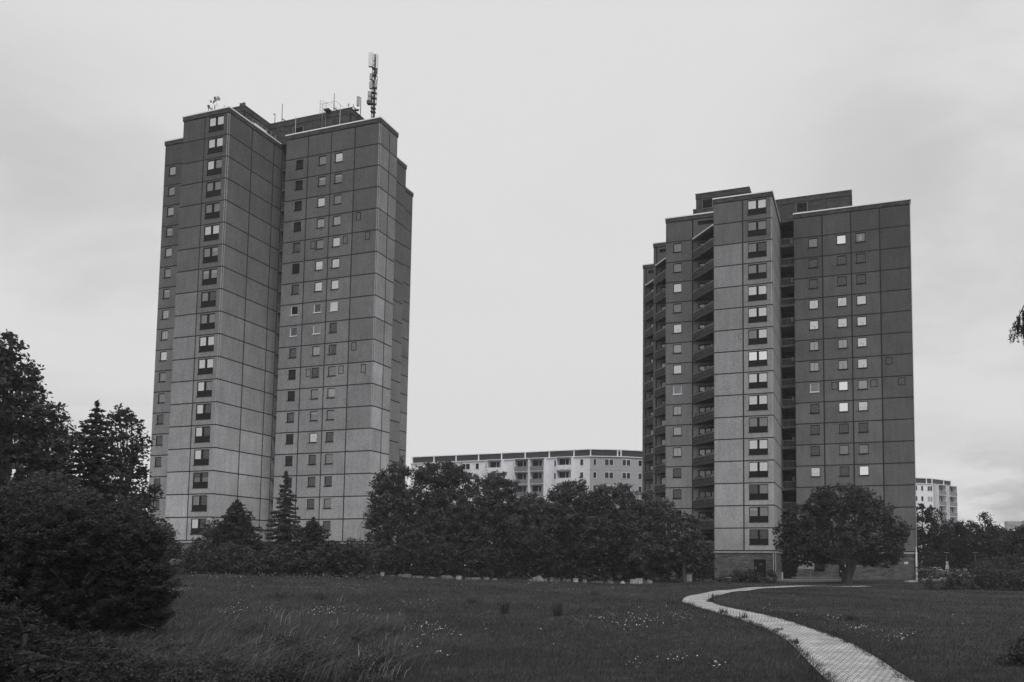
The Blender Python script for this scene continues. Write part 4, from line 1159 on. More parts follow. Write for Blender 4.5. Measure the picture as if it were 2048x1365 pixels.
hedge('grey green thicket below the left tower, right half', 530, 735, 1092, 69, tone=.055, group=GL, leaf=.17, cover=4)
ptree('low shrub before the plinth at the right foot of left tower', 705, 70, [(690, 1100, 26, 18), (715, 1115, 24, 18), (690, 1130, 30, 16)], name='shrub', cat='shrub', leaf=.17, tone=.045, group=GL, trunk_r=.08)
# ---- left mass
GLL = 'trees at the left edge'
ptree('tallest dark larch like tree cut by the left edge', 5, 42, [(20, 672, 12, 14), (30, 705, 28, 18), (5, 720, 30, 30), (45, 755, 34, 26), (20, 790, 60, 40), (-10, 760, 40, 50), (50, 835, 60, 40), (0, 880, 80, 60), (70, 900, 44, 40), (30, 960, 90, 60), (-60, 850, 60, 80), (0, 1050, 110, 70)],
      leaf=.17, cover=4.5, tone=.045, clump=.42, group=GLL, gap=.1, trunk_r=.25)
ptree('slender dark tree top just right of the tallest one', 62, 44, [(62, 735, 10, 14), (68, 765, 14, 22), (76, 800, 18, 26), (82, 840, 24, 30), (90, 890, 34, 40), (95, 950, 40, 50)], leaf=.15, cover=4, tone=.04, clump=.36, group=GLL, name='larch_tree', trunk_r=.14)
ptree('loose leafed thin tree with sky showing through', 118, 52, [(100, 812, 18, 14), (118, 840, 22, 16), (135, 870, 24, 18), (110, 880, 24, 20), (140, 905, 24, 18), (118, 930, 30, 20), (150, 880, 14, 12), (125, 970, 34, 30)], leaf=.16, cover=2.7, tone=.045, clump=.36, gap=.18, group=GLL, trunk_r=.12)
conifer('pointed spruce between two leafy trees at left', 178, 803, 1100, 46, 120, tuft=.15, layers=34, tone=.045, group=GLL, nb=14, droop=.35, power=.68, cover=2.2)
ptree('leafy tree right of the pointed spruce, near tower edge', 245, 50, [(243, 828, 24, 14), (225, 850, 22, 18), (262, 850, 24, 20), (250, 880, 36, 24), (280, 905, 18, 16), (240, 915, 36, 26), (265, 940, 26, 20), (235, 960, 34, 30), (222, 1000, 40, 30)], leaf=.17, cover=2.9, tone=.045, clump=.4, gap=.16, group=GLL, trunk_r=.14)
ptree('dark tree behind, low beside the left tower edge', 275, 58, [(285, 985, 26, 22), (265, 1005, 32, 26), (290, 1030, 26, 30), (250, 1040, 44, 34)], leaf=.18, cover=4, tone=.04, group=GLL, trunk_r=.12)
ptree('dark leafy mass below the pointed spruce', 150, 40, [(150, 1010, 70, 44), (90, 1000, 60, 50), (210, 1030, 60, 40), (60, 1060, 90, 60), (170, 1075, 90, 50)], leaf=.14, cover=4, tone=.045, clump=.35, group=GLL, trunk_r=.12)
# near evergreen bushes, left foreground
GN = 'near dark bushes in the left foreground'
ptree('huge dark yew bush in the left foreground', 130, 20, [(230, 1090, 90, 60), (140, 1090, 100, 80), (40, 1090, 110, 90), (270, 1160, 66, 60), (180, 1190, 120, 80), (60, 1200, 120, 90), (-60, 1120, 130, 150), (250, 1225, 70, 44), (120, 1270, 110, 60), (332, 1150, 20, 9), (342, 1188, 18, 7), (318, 1105, 22, 12), (296, 1072, 28, 12), (352, 1168, 12, 5), (322, 1228, 18, 8), (240, 1045, 22, 16), (170, 1030, 30, 14), (306, 1256, 16, 8)], name='yew_bush', cat='bush', leaf=.036, cover=4.2, tone=.03, clump=.15, asp=3.0, group=GN, trunk_r=.1)
ptree('pale leafed bush rising above the yew at far left', 60, 24, [(60, 985, 46, 40), (110, 1020, 50, 34), (20, 1010, 50, 50), (150, 1050, 40, 26)], name='shrub', cat='bush', leaf=.06, cover=3.5, tone=.05, clump=.22, group=GN, trunk_r=.08, gap=.1)
ptree('dark bush in the bottom left corner', 60, 12.5, [(40, 1330, 150, 60), (180, 1350, 110, 34), (-60, 1290, 120, 80)], name='bush', cat='bush', leaf=.034, cover=3.6, tone=.028, asp=2.6, clump=.14, group=GN, trunk_r=.05)
# ---- right tower tree
ptree('broad round tree before the right tower entrance', 1693, 81.5, [(1680, 1000, 60, 30), (1725, 1002, 40, 24), (1640, 1012, 36, 26), (1600, 1035, 34, 26), (1760, 1030, 30, 30), (1790, 1058, 28, 22), (1690, 1040, 80, 34), (1740, 1070, 60, 34), (1620, 1065, 50, 32), (1575, 1060, 24, 24), (1800, 1080, 18, 18),
      (1680, 1085, 70, 30), (1600, 1095, 36, 24), (1760, 1100, 44, 24), (1640, 1105, 34, 18), (1790, 1112, 22, 12), (1725, 1112, 30, 16), (1588, 1118, 28, 14), (1632, 1122, 30, 13), (1762, 1122, 40, 14), (1560, 1090, 14, 12), (1805, 1060, 16, 14), (1655, 985, 22, 12), (1700, 980, 26, 12)], leaf=.2, cover=3.6, tone=.05, clump=.42, trunk_r=.34, multi=3)
# ---- right background
GR = 'trees right of the right tower'
ptree('tree touching the right tower edge, before the block', 1852, 104, [(1845, 1025, 18, 18), (1870, 1035, 16, 20), (1850, 1060, 26, 30), (1880, 1070, 24, 26), (1850, 1100, 30, 34)], leaf=.20, cover=3.4, tone=.045, group=GR, gap=.1)
ptree('broad dark tree behind the first street lamp', 1918, 108, [(1905, 1058, 28, 18), (1932, 1055, 20, 16), (1915, 1085, 40, 34), (1900, 1115, 44, 24)], leaf=.20, cover=4, tone=.04, group=GR)
ptree('tree with one high tuft sticking up at right', 1985, 104, [(1969, 1034, 10, 9), (1976, 1046, 8, 8), (1950, 1058, 14, 12), (1975, 1064, 20, 12), (1995, 1060, 16, 12), (1975, 1085, 44, 26), (1985, 1115, 46, 24)], leaf=.19, cover=4, tone=.04, group=GR)
ptree('tree at the right edge below the distant sign', 2045, 100, [(2035, 1066, 16, 12), (2050, 1062, 18, 16), (2030, 1090, 34, 26), (2070, 1080, 36, 40), (2040, 1115, 50, 28)], leaf=.19, cover=4, tone=.045, group=GR)
ptree('dark bush right of the downpipe at tower corner', 1842, 92, [(1842, 1150, 8, 9), (1845, 1140, 6, 8)], name='shrub', cat='shrub', leaf=.16, cover=4, tone=.04, trunk_r=.06)
hedge('long low hedge on the right side of the meadow', 1850, 2110, 1140, 64, tone=.06, leaf=.14, name='hedge', cat='hedge')
hedge('darker hedge rising to the right edge behind the low one', 1945, 2150, 1118, 70, tone=.05, leaf=.16, name='hedge', cat='hedge')
hedge('low plants along the right tower front wing base', 1432, 1550, 1153, 80, tone=.045, leaf=.14, name='shrub', cat='shrub', n=8)
ptree('shrub in the bottom right corner', 2050, 17, [(2030, 1330, 34, 34), (2060, 1310, 34, 34), (2010, 1360, 26, 20), (2060, 1370, 50, 40)], name='shrub', cat='shrub', leaf=.05, cover=3, tone=.04, clump=.14, trunk_r=.03)
# ---- overhanging tree outside the right edge, one drooping branch in view
def branch_tree():
    Y = 9.0; base = gp(2330, Y)
    root = tag(empty('larch_tree', base), 'drooping needled branch hanging in at the right edge', 'tree')
    b0 = np.array(base)
    mb = MB(); top = np.array([0, 0, 6.6])
    mb.tube([(0, 0, -.2), (.05, 0, 3), top, (0.1, 0, 9)], [.2, .15, .1, .03], 9)
    e0 = at(2048, 612, Y) - b0; e1 = at(2034, 640, Y) - b0; e2 = at(2027, 655, Y) - b0
    s = np.array([0, 0, e0[2] + .35])
    mb.tube([s, s * .4 + e0 * .6 + [0, 0, .25], e0, e1, e2], [.05, .025, .009, .005, .003], 6)
    C = []
    for k in range(26):
        t = k / 25.; 
        p = e0 * (1 - t) + e2 * t if t < 1 else e2
        p = p + np.array([random.uniform(-.005, .12), random.uniform(-.12, .12), random.uniform(-.03, .02)])
        L = random.uniform(.12, .36) * (1 - .3 * t)
        q = p + np.array([random.uniform(-.05, .03), random.uniform(-.04, .04), -L])
        mb.tube([p, (p + q) / 2 + [.01, 0, 0], q], [.004, .003, .0015], 4)
        n = 38; ss = rng.uniform(.1, 1, n)[:, None]
        C.append(p + (q - p) * ss + rng.normal(size=(n, 3)) * .009)
    # rest of the crown beyond the frame
    for k in range(40):
        z = random.uniform(4.2, 8.8); a = random.uniform(-1.4, 1.8); L = random.uniform(.5, 1.25) * (9.4 - z) * .35
        d = np.array([math.cos(a), math.sin(a), -.3]); mb.tube([(0, 0, z), np.array([0, 0, z]) + d * L], [.03, .008], 5)
        n = 420; ss = rng.uniform(.15, 1, n)[:, None]
        C.append(np.array([0, 0, z]) + d * L * ss + rng.normal(size=(n, 3)) * [.1, .1, .16] - [0, 0, .1])
    C = np.concatenate(C); V, F, t = leaves(C, .014, .05, aspect=2.6, droop=.8)
    npmesh('crown', V, F, M_LEAF, t, root); mb.build('trunk', M_BARK, root)
branch_tree()
# ---- ivy on the left tower
def ivy():
    x0, y0 = TL.l(-65.3, 92.5); x1, y1 = TL.l(-65.3, 96.0)
    b = tl_world(-65.2, 94.2, TL.z0)
    root = tag(empty('climbing_plant', b, -YAW), 'dark climbing plant covering the lower rear edge of the left tower', 'climbing plant')
    mb = MB(); C = []
    for k in range(44):
        y = random.uniform(-2.2, 1.8); pts = [(0.06, y, -.3)]; z = 0; top = random.uniform(9, 16.5)
        while z < top:
            z += random.uniform(.8, 1.6); y = min(1.85, max(-2.4, y + random.uniform(-.55, .55))); pts.append((.06, y, z))
        mb.tube(pts, .022, 4, cap=False)
        for p in pts[1:]:
            n = int(30 * max(.1, 1 - p[2] / 15.)); C.append(np.array(p) + rng.normal(size=(n, 3)) * [.08, .35, .5])
    mb.build('stem', M_BARK, root)
    C = np.concatenate(C); V, F, t = leaves(C, .16, .05); npmesh('foliage', V, F, M_LEAF, t, root)
ivy()

# ------------------------------------------------------------------ grass, weeds, flowers (stuff)
def sample_ground(n, Y0, Y1, p=1.4, umin=-60, umax=2110):
    t = rng.uniform(size=n); a = 1 - p
    Y = (Y0 ** a + t * (Y1 ** a - Y0 ** a)) ** (1 / a)
    r = (rng.uniform(umin, umax, n) - PPX) / FPX
    return r * Y, Y
def grass():
    n = 460000; X, Y = sample_ground(n, 11.5, 82, 1.15)
    pd = path_dist(X, Y); k = pd > PW - .16 * np.clip(1.3 - Y / 50., 0, 1) + rng.uniform(0, .26, n) * (1 + .6 * np.sin(Y * 9 + X * 7))
    X, Y, pd = X[k], Y[k], pd[k]; n = len(X)
    patch = .5 + .3 * np.sin(X * .9 + np.sin(Y * .6) * 2) * np.sin(Y * .7 + np.sin(X * .5) * 2) + .35 * np.sin(X * .21 + 1.1 * np.sin(Y * .17)) * np.sin(Y * .29 + np.sin(X * .23) * 1.5); patch = np.clip(patch, 0, 1.2)
    rightside = sstep((X - 4 - (Y - 15) * .05) / 3.)
    h = rng.gamma(3, .019, n) * (.7 + .8 * patch) * (1 - .35 * rightside) + .03
    h = np.where(pd < PW + .4, h * 1.25, h)
    w = np.maximum(.005, Y * .00034) * rng.uniform(.7, 1.5, n)
    a = rng.uniform(0, 6.283, n); lean = rng.normal(size=(n, 2)) * .45 * h[:, None] + np.array([.25, .05]) * h[:, None]
    Z = gz(X, Y) - .02
    dx_, dy_ = np.cos(a) * w, np.sin(a) * w
    V = np.empty((n, 3, 3))
    V[:, 0] = np.stack([X - dx_, Y - dy_, Z], 1); V[:, 1] = np.stack([X + dx_, Y + dy_, Z], 1)
    V[:, 2] = np.stack([X + lean[:, 0], Y + lean[:, 1], Z + h], 1)
    tone = (.026 + .040 * patch) * rng.uniform(.6, 1.5, n) * (1 - .3 * rightside)
    tone = np.where(rng.uniform(size=n) < .07, tone * 2.7, tone)
    # ragged tufts leaning over the path edges
    m = 26000; T = np.gradient(CL, axis=0); T /= np.linalg.norm(T, axis=1)[:, None]; i = (rng.uniform(size=m) ** .8 * (len(CL) - 1)).astype(int)
    sd_ = rng.choice([-1., 1.], m); o_ = PW + rng.normal(size=m) * .07 + .05 * np.sin(i * 1.7) + .06 * np.sin(i * 4.1)
    P = CL[i] + rng.uniform(-.3, .3, m)[:, None] * T[i]; N = np.stack([-T[i, 1], T[i, 0]], 1); P = P + N * (sd_ * o_)[:, None]
    hh = rng.uniform(.05, .2, m) * np.clip(1.25 - P[:, 1] / 50., .12, 1); ln = -N * sd_[:, None] * (hh * rng.uniform(-.2, 1.1, m))[:, None] + rng.normal(size=(m, 2)) * .03
    aa = rng.uniform(0, 6.28, m); ww = np.maximum(.007, P[:, 1] * .0004); Zp = gz(P[:, 0], P[:, 1]) - .01
    W = np.empty((m, 3, 3)); W[:, 0] = np.stack([P[:, 0] - np.cos(aa) * ww, P[:, 1] - np.sin(aa) * ww, Zp], 1); W[:, 1] = np.stack([P[:, 0] + np.cos(aa) * ww, P[:, 1] + np.sin(aa) * ww, Zp], 1)
    W[:, 2] = np.stack([P[:, 0] + ln[:, 0], P[:, 1] + ln[:, 1], Zp + hh], 1)
    V = np.concatenate([V, W]); tone = np.concatenate([tone, .045 * rng.uniform(.6, 1.5, m)]); n += m
    o = npmesh('grass', V.reshape(-1, 3), np.arange(3 * n).reshape(n, 3), M_GRASS, tone)
    tag(o, 'short rough meadow grass covering the ground', 'grass', kind='stuff')
grass()
M_PETAL = mat('daisy_petals', .45, .8, .2)
def flowers():
    P = []
    # (u, v, spread u, spread v, count)
    for (u, v, su, sv_, n) in [(860, 1273, 34, 6, 46), (870, 1290, 20, 5, 10), (880, 1334, 10, 3, 9), (825, 1322, 18, 3, 5), (1260, 1265, 26, 7, 28), (1210, 1250, 30, 8, 26), (860, 1228, 22, 6, 14), (820, 1216, 26, 3, 12),
                               (640, 1235, 40, 6, 60), (500, 1222, 30, 5, 30), (580, 1180, 90, 5, 60), (680, 1160, 60, 3, 90), (560, 1156, 70, 3, 110), (430, 1158, 50, 4, 60), (370, 1190, 24, 4, 40), (460, 1235, 24, 4, 24),
                               (1370, 1252, 16, 4, 14), (1350, 1245, 30, 6, 16), (1300, 1258, 24, 5, 16), (1275, 1240, 20, 10, 12), (1440, 1232, 14, 4, 12), (1545, 1268, 14, 4, 14), (1720, 1276, 26, 5, 30), (1800, 1292, 36, 5, 22), (1670, 1252, 14, 4, 16), (1545, 1230, 26, 3, 12),
                               (1355, 1345, 34, 4, 16), (1430, 1360, 14, 3, 14), (1270, 1357, 10, 2, 8), (930, 1150, 60, 2, 14), (1150, 1185, 90, 6, 24), (920, 1180, 40, 5, 16), (1500, 1200, 70, 8, 12), (1580, 1250, 16, 6, 10), (1100, 1215, 60, 10, 8), (1000, 1300, 200, 30, 14), (1900, 1250, 90, 20, 8)]:
        for k in range(n):
            uu, vv = random.gauss(u, su * .85), random.gauss(v, sv_ * .9)
            if vv < 1140: continue
            P.append(onground(uu, vv))
    P = np.array(P); k = path_dist(P[:, 0], P[:, 1]) > PW + .05; P = P[k]; k = P[:, 1] < 80; P = P[k]
    V = []; F = []; n = 0
    for p in P:
        r = random.uniform(.008, .018) * (1 + max(0, p[1] - 16) * .014); h = random.uniform(.22, .38)
        c = p + [0, 0, h]; tx, ty = random.uniform(-.6, .6), random.uniform(-.1, .9)
        for q in range(6):
            a = q * math.pi / 3; V.append(c + [r * math.cos(a), r * math.sin(a), r * (tx * math.cos(a) - ty * math.sin(a)) * -1])
        F.append([n + i for i in range(6)]); n += 6
    o = npmesh('daisies', np.array(V), np.array(F), M_PETAL); tag(o, 'small white daisies scattered in the meadow', 'flowers', kind='stuff')
flowers()
def stalks(name, label, cat, spots, tone, kind='stuff', parent=None):
    """spots: (X,Y,count,spread,height,width,lean)"""
    V = []; T = []
    for (x, y, n, sp, h, w, lx) in spots:
        X = x + rng.normal(size=n) * sp; Yy = y + rng.normal(size=n) * sp; Z = gz(X, Yy) - .02
        hh = h * rng.uniform(.45, 1.15, n); l = rng.normal(size=(n, 2)) * .22 * hh[:, None]; l[:, 0] += lx * hh
        a = rng.uniform(0, 3.14, n); dx_, dy_ = np.cos(a) * w, np.sin(a) * w
        m_ = np.stack([X + l[:, 0] * .35, Yy + l[:, 1] * .35, Z + hh * .6], 1); t_ = np.stack([X + l[:, 0], Yy + l[:, 1], Z + hh * (1 - .25 * abs(lx))], 1)
        D = np.stack([dx_, dy_, 0 * dx_], 1); B = np.stack([X, Yy, Z], 1)
        q = np.stack([B - D, B + D, m_ + D * .8, m_ - D * .8], 1); q2 = np.stack([m_ - D * .8, m_ + D * .8, t_ + D * .15, t_ - D * .15], 1)
        V += [q.reshape(-1, 3), q2.reshape(-1, 3)]; T += [np.repeat(1., n)] * 2
    V = np.concatenate(V); nf = len(V) // 4
    tn = tone * rng.uniform(.55, 1.5, nf)
    o = npmesh(name, V, np.arange(4 * nf).reshape(nf, 4), M_GRASS, tn, parent)
    if parent is None: tag(o, label, cat, kind=kind)
    return o
sp = []
for k in range(240):
    u = random.uniform(140, 800); v = random.uniform(1215, 1365)
    if u < 420 and v < 1290 - (u - 140) * .15: continue
    p = onground(u, v); sp.append((p[0], p[1], 55, .26, .55 if v > 1250 else .40, .0085, random.choice([.6, .45, .8, .7])))
stalks('tall_grass', 'tall leaning grass in the left foreground', 'tall grass', sp, .105)
sp = []
for k in range(70):
    u = random.uniform(300, 800); v = random.uniform(1225, 1362); p = onground(u, v); sp.append((p[0], p[1], 4, .18, .5, .006, random.uniform(.1, .9)))
for (u, v) in [(770, 1245), (760, 1300), (770, 1345), (560, 1240), (520, 1300), (500, 1330), (680, 1190), (735, 1240), (660, 1310), (720, 1335)]:
    p = onground(u, v + 14); sp.append((p[0], p[1], 7, .14, .62, .007, random.uniform(0, .7)))
stalks('dry_grass_stems', 'pale dry grass stems above the bramble', 'dry grass', sp, .34)
# bramble mound
bm = []
for k in range(30):
    u = random.uniform(430, 790); v = random.uniform(1262, 1372); p = onground(u, v); bm.append((p + [0, 0, .12], .45, .26))
for k in range(26):
    u = random.uniform(150, 470); v = random.uniform(1300, 1400); p = onground(u, v); bm.append((p + [0, 0, .14], .5, .3))
tree('bramble', 'low dark leafy bramble patch in the left foreground', onground(600, 1330), bm, leaf=.036, cover=2.2, tone=.045, trunk_r=.01, cat='bramble', clump=.16, limbs=False)
# weeds standing in the meadow
GWD = 'dark tufts standing in the meadow'
for (u, v, h, w, lb) in [(1007, 1228, 22, 14, 'spiky dark weed tuft in the middle of the meadow'), (1113, 1232, 26, 20, 'wide fan shaped weed tuft right of the spiky one'), (555, 1196, 12, 26, 'low dark weed strip in the left meadow'), (640, 1200, 14, 22, 'dark weed patch left of the meadow middle'),
                         (945, 1206, 10, 26, 'faint low weed patch left above the spiky tuft'), (1190, 1192, 10, 18, 'small weed patch in the far middle meadow'), (1700, 1240, 10, 26, 'low dark tuft on the right lawn by the path'), (1420, 1205, 9, 14, 'small tuft at the inner bend of the path')]:
    p = onground(u, v); Hh = px2m(h, p[1]); Ww = px2m(w, p[1])
    r = tag(empty('weed_tuft', p), lb, 'weed', GWD)
    V0 = stalks('stems', None, None, [(p[0], p[1], 90, Ww * .3, Hh * 1.1, .012, 0)], .045, parent=r); V0.location = tuple(-p)
for i, (u, v, h) in enumerate([(1346, 1210, 13), (1380, 1212, 10), (1447, 1228, 12), (1487, 1238, 14), (1591, 1290, 14), (1428, 1195, 9), (1558, 1262, 9)]):
    p = onground(u, v); r = tag(empty('weed_tuft', p), 'small upright weed at the path edge, number of seven', 'weed', 'weeds along the path')
    r['label'] = ['upright weed at the left outer bend of the path', 'small weed on left path edge just past the bend', 'weed at left path edge below the bend, with thin stems', 'taller weed at left path edge halfway down', 'lone dark spike at left edge of the near path', 'tiny weed on the inner right edge at the bend', 'short weed above the lone spike at path edge'][i]
    V0 = stalks('stems', None, None, [(p[0], p[1], 40, px2m(5, p[1]), px2m(h, p[1]), .014, 0)], .045, parent=r); V0.location = tuple(-p)

# ------------------------------------------------------------------ boundary stones
M_STONE = mat('weathered_stone', .34, .92, .15, noise=[(2.5, .5, 1.35, 5), (12, .75, 1.2, 3)], bump=.6)
M_STONES = [mat('stone_%s' % n_, a_, .92, .15, noise=[(2.5, .45, 1.4, 5), (9, .6, 1.3, 3)], bump=.6) for n_, a_ in (('dull', .10), ('grey', .17), ('pale', .34))]
M_STONE_D = mat('dark_stone', .16, .92, .15, noise=[(2.5, .5, 1.35, 5)], bump=.6)
def stone(u0, u1, v0, v1, kind, label):
    """u0..u1, v0(top)..v1(base) in the photograph"""
    uc = (u0 + u1) / 2; Y = 76.0 if uc < 1330 else 80
    b = gp(uc, Y); top = at(uc, v0, Y)[2]; h = max(.10, (top - b[2]) * .82); w = px2m(u1 - u0, Y)
    import bmesh
    bm_ = bmesh.new()
    if kind == 'box': bmesh.ops.create_cube(bm_, size=1)
    else: bmesh.ops.create_icosphere(bm_, subdivisions=3, radius=.5)
    if kind == 'box': bmesh.ops.subdivide_edges(bm_, edges=bm_.edges[:], cuts=3, use_grid_fill=True)
    ph = random.uniform(0, 10)
    for vtx in bm_.verts:
        c = vtx.co
        if kind == 'box':
            k = 1 - .07 * (abs(c.x * 2) ** 4 + abs(c.z * 2) ** 4 + abs(c.y * 2) ** 4) / 3; c *= k
            s = .03
        else: s = .045; c.z = c.z if c.z > 0 else c.z * .3
        c.x += s * math.sin(c.y * 9 + ph) + s * .6 * math.sin(c.z * 13 + ph); c.z += s * math.sin(c.x * 11 + ph * 2); c.y += s * math.sin(c.x * 8 + ph)
        if kind == 'box': c.x *= w; c.y *= min(.8, max(.4, w)); c.z = (c.z + .5) * (h + .15) - .15
        else: c.x *= w; c.y *= w * .7; c.z = c.z * 2 * h * 1.0 if c.z > 0 else c.z
    me = bpy.data.meshes.new('boundary_stone'); bm_.to_mesh(me); bm_.free()
    me.materials.append(M_STONE_D if 'dark' in label else random.choice(M_STONES) if 'bright' not in label else M_STONES[2])
    o = bpy.data.objects.new('boundary_stone' if kind == 'box' else 'boulder', me); col.objects.link(o); o.location = tuple(b)
    o.rotation_euler = (0, 0, random.uniform(-.12, .12))
    tag(o, label, 'stone', 'stones along the far edge of the meadow')
SC = 3.657; ox, oy = 780, 860
zs = [(5, 40, 1058, 1070, 'box', 'low pale slab, leftmost visible stone by the trees'), (65, 152, 1052, 1078, 'box', 'large long pale block, leftmost big stone'), (173, 245, 1066, 1078, 'box', 'low flat kerb stone right of the long block'),
      (275, 336, 1070, 1084, 'rock', 'small flat boulder left of the large round one'), (366, 470, 1056, 1090, 'rock', 'largest rounded pale boulder of the row'), (491, 527, 1062, 1092, 'box', 'upright square block right of the round boulder'),
      (558, 660, 1078, 1092, 'box', 'long low slab right of the square block'), (692, 728, 1074, 1094, 'box', 'small square stone between two low slabs'), (757, 785, 1082, 1094, 'box', 'tiny low stone left of the gap'),
      (1010, 1100, 1088, 1100, 'box', 'thin flat slab before the dark boulder'), (1040, 1130, 1060, 1094, 'rock', 'dark mossy boulder in the middle of the row'), (1133, 1153, 1080, 1100, 'box', 'narrow stone right of the dark boulder'),
      (1172, 1192, 1070, 1100, 'box', 'tall narrow stone, first of a close pair'), (1192, 1214, 1076, 1102, 'box', 'stone touching the tall narrow one on its right'), (1222, 1248, 1084, 1104, 'box', 'short square stone after the close pair'),
      (1267, 1325, 1088, 1104, 'box', 'low wide slab between two square stones'), (1343, 1377, 1080, 1110, 'box', 'bright upright cube stone right of the low wide slab'), (1410, 1440, 1086, 1112, 'box', 'grey cube stone, last upright one of the row'),
      (1470, 1555, 1102, 1112, 'box', 'long flat slab after the last cube'), (1585, 1640, 1096, 1112, 'rock', 'flat pale boulder right of the long flat slab'), (1685, 1720, 1102, 1114, 'rock', 'small low pale boulder before the rubble'),
      (1757, 1800, 1086, 1108, 'box', 'left rubble stone of the bright pile'), (1795, 1845, 1078, 1112, 'box', 'highest bright rubble stone at the row end'), (1853, 1872, 1090, 1108, 'box', 'small stone right of the rubble pile'), (1872, 1925, 1090, 1108, 'rock', 'dark flat boulder ending the row at right')]
for (a, b_, c_, d_, k, lb) in zs: stone(ox + a / SC, ox + b_ / SC, oy + c_ / SC, oy + d_ / SC, k, lb)
stone(763, 769, 1143, 1155, 'box', 'slim upright stone left of the long block')
stone(754, 758, 1148, 1155, 'box', 'smallest slim stone, left of the slim upright one')

# ------------------------------------------------------------------ street furniture by the right tower
def cabinet(u0, u1, v0, Y, label, m):
    b = gp((u0 + u1) / 2, Y); w = px2m(u1 - u0, Y); h = at(u0, v0, Y)[2] - b[2]
    r = tag(empty('utility_cabinet', b), label, 'utility cabinet')
    mb = MB(); mb.box(-w / 2, w / 2, -.25, .25, -.1, h - .08); mb.build('body', m, r)
    mb = MB(); mb.box(-w / 2 - .04, w / 2 + .04, -.3, .3, h - .078, h); mb.build('lid', m, r)
    mb = MB(); mb.box(-w / 2 + .06, -.01, -.265, -.252, .15, h - .14); mb.box(.01, w / 2 - .06, -.265, -.252, .15, h - .14); mb.build('door', M_CONC, r)
cabinet(1373, 1384, 1147.5, 81, 'grey cabinet standing alone left of the right tower front wing', mat('grey_cabinet', .2, .7, .3))
cabinet(1550, 1564, 1145, 86, 'pale cabinet at the right corner of the front wing', mat('pale_cabinet', .34, .7, .3))
b = gp(1564.5, 85.3); h = at(1564, 1144.5, 85.3)[2] - b[2]
r = tag(empty('bollard', b), 'white square post right beside the pale cabinet', 'post')
mb = MB(); mb.box(-.07, .07, -.07, .07, -.1, h - .05); mb.build('post', M_COPE, r); mb = MB(); mb.box(-.09, .09, -.09, .09, h - .048, h); mb.build('cap', M_COPE, r)
# litter bin
b = gp(1457.5, 74.5); h = at(1457, 1154.5, 74.5)[2] - b[2]
r = tag(empty('litter_bin', b), 'dark litter bin with pale flat lid beside the path', 'litter bin')
mb = MB(); mb.tube([(0, 0, .12), (0, 0, h - .22)], [.21, .26], 16); mb.tube([(0, 0, -.1), (0, 0, .12)], .05, 8)
mb.build('body', M_DMETAL, r)
mb = MB(); mb.tube([(0, 0, h - .08), (0, 0, h - .03)], .32, 16); mb.build('lid', M_METAL, r)
mb = MB()
for a in (0, 2.1, 4.2): mb.tube([(.22 * math.cos(a), .22 * math.sin(a), h - .25), (.22 * math.cos(a), .22 * math.sin(a), h - .08)], .015, 5)
mb.build('lid_support', M_DMETAL, r)
# striped marker post
b = gp(1594, 85.8); h = at(1594, 1148, 85.8)[2] - b[2]
r = tag(empty('marker_post', b), 'slim black and white striped post before the loggia', 'post')
mb = MB()
for k in range(6): mb.cur = k % 2; mb.tube([(0, 0, k * h / 6), (0, 0, (k + 1) * h / 6)], .05, 8, cap=(k == 5))
mb.build('post', [M_DMETAL, M_COPE], r)
b2_ = gp(1621, 87); r = tag(empty('marker_post', b2_), 'slim grey post before the pale plinth panel', 'post')
mb = MB(); mb.tube([(0, 0, -.1), (0, 0, 1.15)], .035, 8); mb.box(-.05, .05, -.05, .05, 1.15, 1.2); mb.build('post', M_METAL, r)
# paved forecourt edge, kerb
def flat_strip(name, pts, z, m, label=None, cat=None, th=.10):
    mb = MB(); mb.prism([(p[0], p[1]) for p in pts], -.05, z + th); o = mb.build(name, m)
    return tag(o, label, cat, kind='structure')
q = [gp(1578, 83), gp(1686, 83.6), gp(1686, 88.5), gp(1540, 88)]
flat_strip('forecourt', q, .12, mat('forecourt_paving', .36, .9, .2, noise=[(6, .7, 1.2, 4)]), th=.1)
mb = MB(); A0 = gp(1583, 82.9); A1 = gp(1686, 83.5)
n = 60
for k in range(n):
    p = A0 + (A1 - A0) * k / n; mb.box(p[0], p[0] + .02, p[1] - .12, p[1] - .08, .0, .55)
mb.obox(A0[:2] - [0, .1], A1[:2] - [0, .1], .05, .5, .58); mb.obox(A0[:2] - [0, .1], A1[:2] - [0, .1], .05, .08, .14)
o = mb.build('low_fence', mat('fence_rail', .45, .6, .4)); tag(o, 'low pale barred fence before the right tower entrance', 'fence')
# parking place and things at the right
q = [gp(1843, 88), gp(1875, 88), gp(1925, 118), gp(1835, 118)]
flat_strip('car_park', q, .10, mat('asphalt', .24, .9, .2, noise=[(5, .8, 1.2, 4)]), th=.06)
def lamp(u, vt, Y, label):
    b = gp(u, Y); h = at(u, vt, Y)[2] - b[2]
    r = tag(empty('street_lamp', b), label, 'street lamp', 'street lamps at the right')
    mb = MB(); mb.tube([(0, 0, -.2), (0, 0, h * .3), (0, 0, h - .1)], [.07, .055, .04], 8); mb.build('pole', mat('lamp_grey', .14, .6, .3), r)
    mb = MB(); mb.tube([(0, 0, h - .1), (0, 0, h - .04), (0, 0, h + .02)], [.30, .36, .10], 14); mb.build('lamp_head', mat('lamp_grey', .14, .6, .3), r)
lamp(1893, 1105.5, 92, 'street lamp on the left, with a poster board on its pole'); lamp(1950.5, 1105, 95, 'street lamp on the right, slim and bare')
b = gp(1893, 91.8)
r = tag(empty('poster_board', b + np.array([0, -.12, 0])), 'patchy stack of posters hanging on the left street lamp', 'poster')
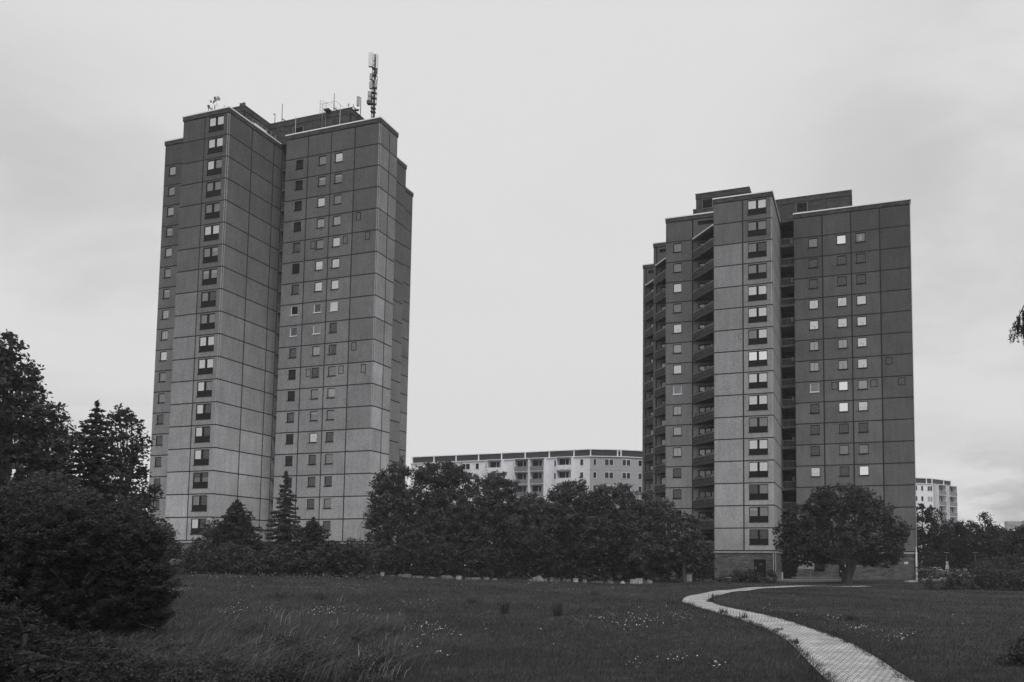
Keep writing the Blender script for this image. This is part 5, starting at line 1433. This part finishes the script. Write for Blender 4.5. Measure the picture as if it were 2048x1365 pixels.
for (va, vb, w_, m_) in [(1123.5, 1126.5, .34, M_TRIM), (1127.5, 1131, .30, M_CONC), (1131.5, 1134.5, .42, M_TRIM), (1135, 1139, .46, M_CONC)]:
    z1_ = at(1893, va, 91.8)[2] - b[2]; z0_ = at(1893, vb, 91.8)[2] - b[2]
    mb = MB(); mb.box(-w_ / 2, w_ / 2, -.06, -.02, z0_, z1_); mb.build('poster', m_, r)
def car(u, Y, rz, label, m):
    b = gp(u, Y); r = tag(empty('parked_car', b, rz), label, 'car', 'cars parked at the right')
    mb = MB(); prof = [(-2.1, .35), (2.1, .35), (2.15, .7), (1.95, .9), (1.1, .98), (.55, 1.42), (-1.1, 1.45), (-1.75, 1.0), (-2.1, .92)]
    n = len(prof); W = .85
    mb.add([(x, -W * (.82 if z > 1.1 else 1), z) for x, z in prof] + [(x, W * (.82 if z > 1.1 else 1), z) for x, z in prof],
           [tuple(range(n)), tuple(range(n, 2 * n))[::-1]] + [(i, n + i, n + (i + 1) % n, (i + 1) % n) for i in range(n)])
    mb.build('body', m, r)
    for sx in (-1.3, 1.3):
        for sy in (-.8, .8):
            w = MB(); w.tube([(sx, sy - .1, .32), (sx, sy + .1, .32)], .32, 16); w.build('wheel', M_DMETAL, r)
    w = MB()
    for sy in (-.775, .775): w.box(-1.1, .5, sy - .012, sy + .012, 1.02, 1.36)
    w.build('side_window', M_FRAME, r)
    w = MB(); w.box(2.08, 2.16, -.75, -.45, .62, .76); w.build('headlight', M_WPLAST, r)
    w = MB(); w.box(2.08, 2.16, .45, .75, .62, .76); w.build('headlight', M_WPLAST, r)
car(1918, 108, R(80), 'white car parked behind the right hedge between the lamps', mat('white_paint', .7, .35, .5))
car(1862, 118, R(5), 'dark car parked farther back left of the first lamp', mat('dark_paint', .08, .35, .5))
car(1884, 121, R(5), 'grey car parked right of the dark car, far back', mat('grey_paint', .22, .35, .5))
# small pale concrete lip at the tower foot
mb = MB(); p0 = gp(1812, 86.5); p1 = gp(1830, 88.5); mb.obox(p0[:2], p1[:2], .5, -.05, .14)
tag(mb.build('kerb', M_CONC), kind='structure')

# ------------------------------------------------------------------ thin scattering volume, added to lift the blacks at tower distance
mb = MB(); mb.box(-420, 420, -60, 480, -4, 90)
hm = bpy.data.materials.new('black_lift_haze'); hm.use_nodes = True; nt = hm.node_tree; nt.nodes.clear()
pv = nt.nodes.new('ShaderNodeVolumePrincipled'); pv.inputs['Color'].default_value = (.93, .93, .96, 1); pv.inputs['Density'].default_value = LIFT_HAZE
ho = nt.nodes.new('ShaderNodeOutputMaterial'); nt.links.new(pv.outputs[0], ho.inputs['Volume'])
tag(mb.build('added_haze', hm), kind='stuff')
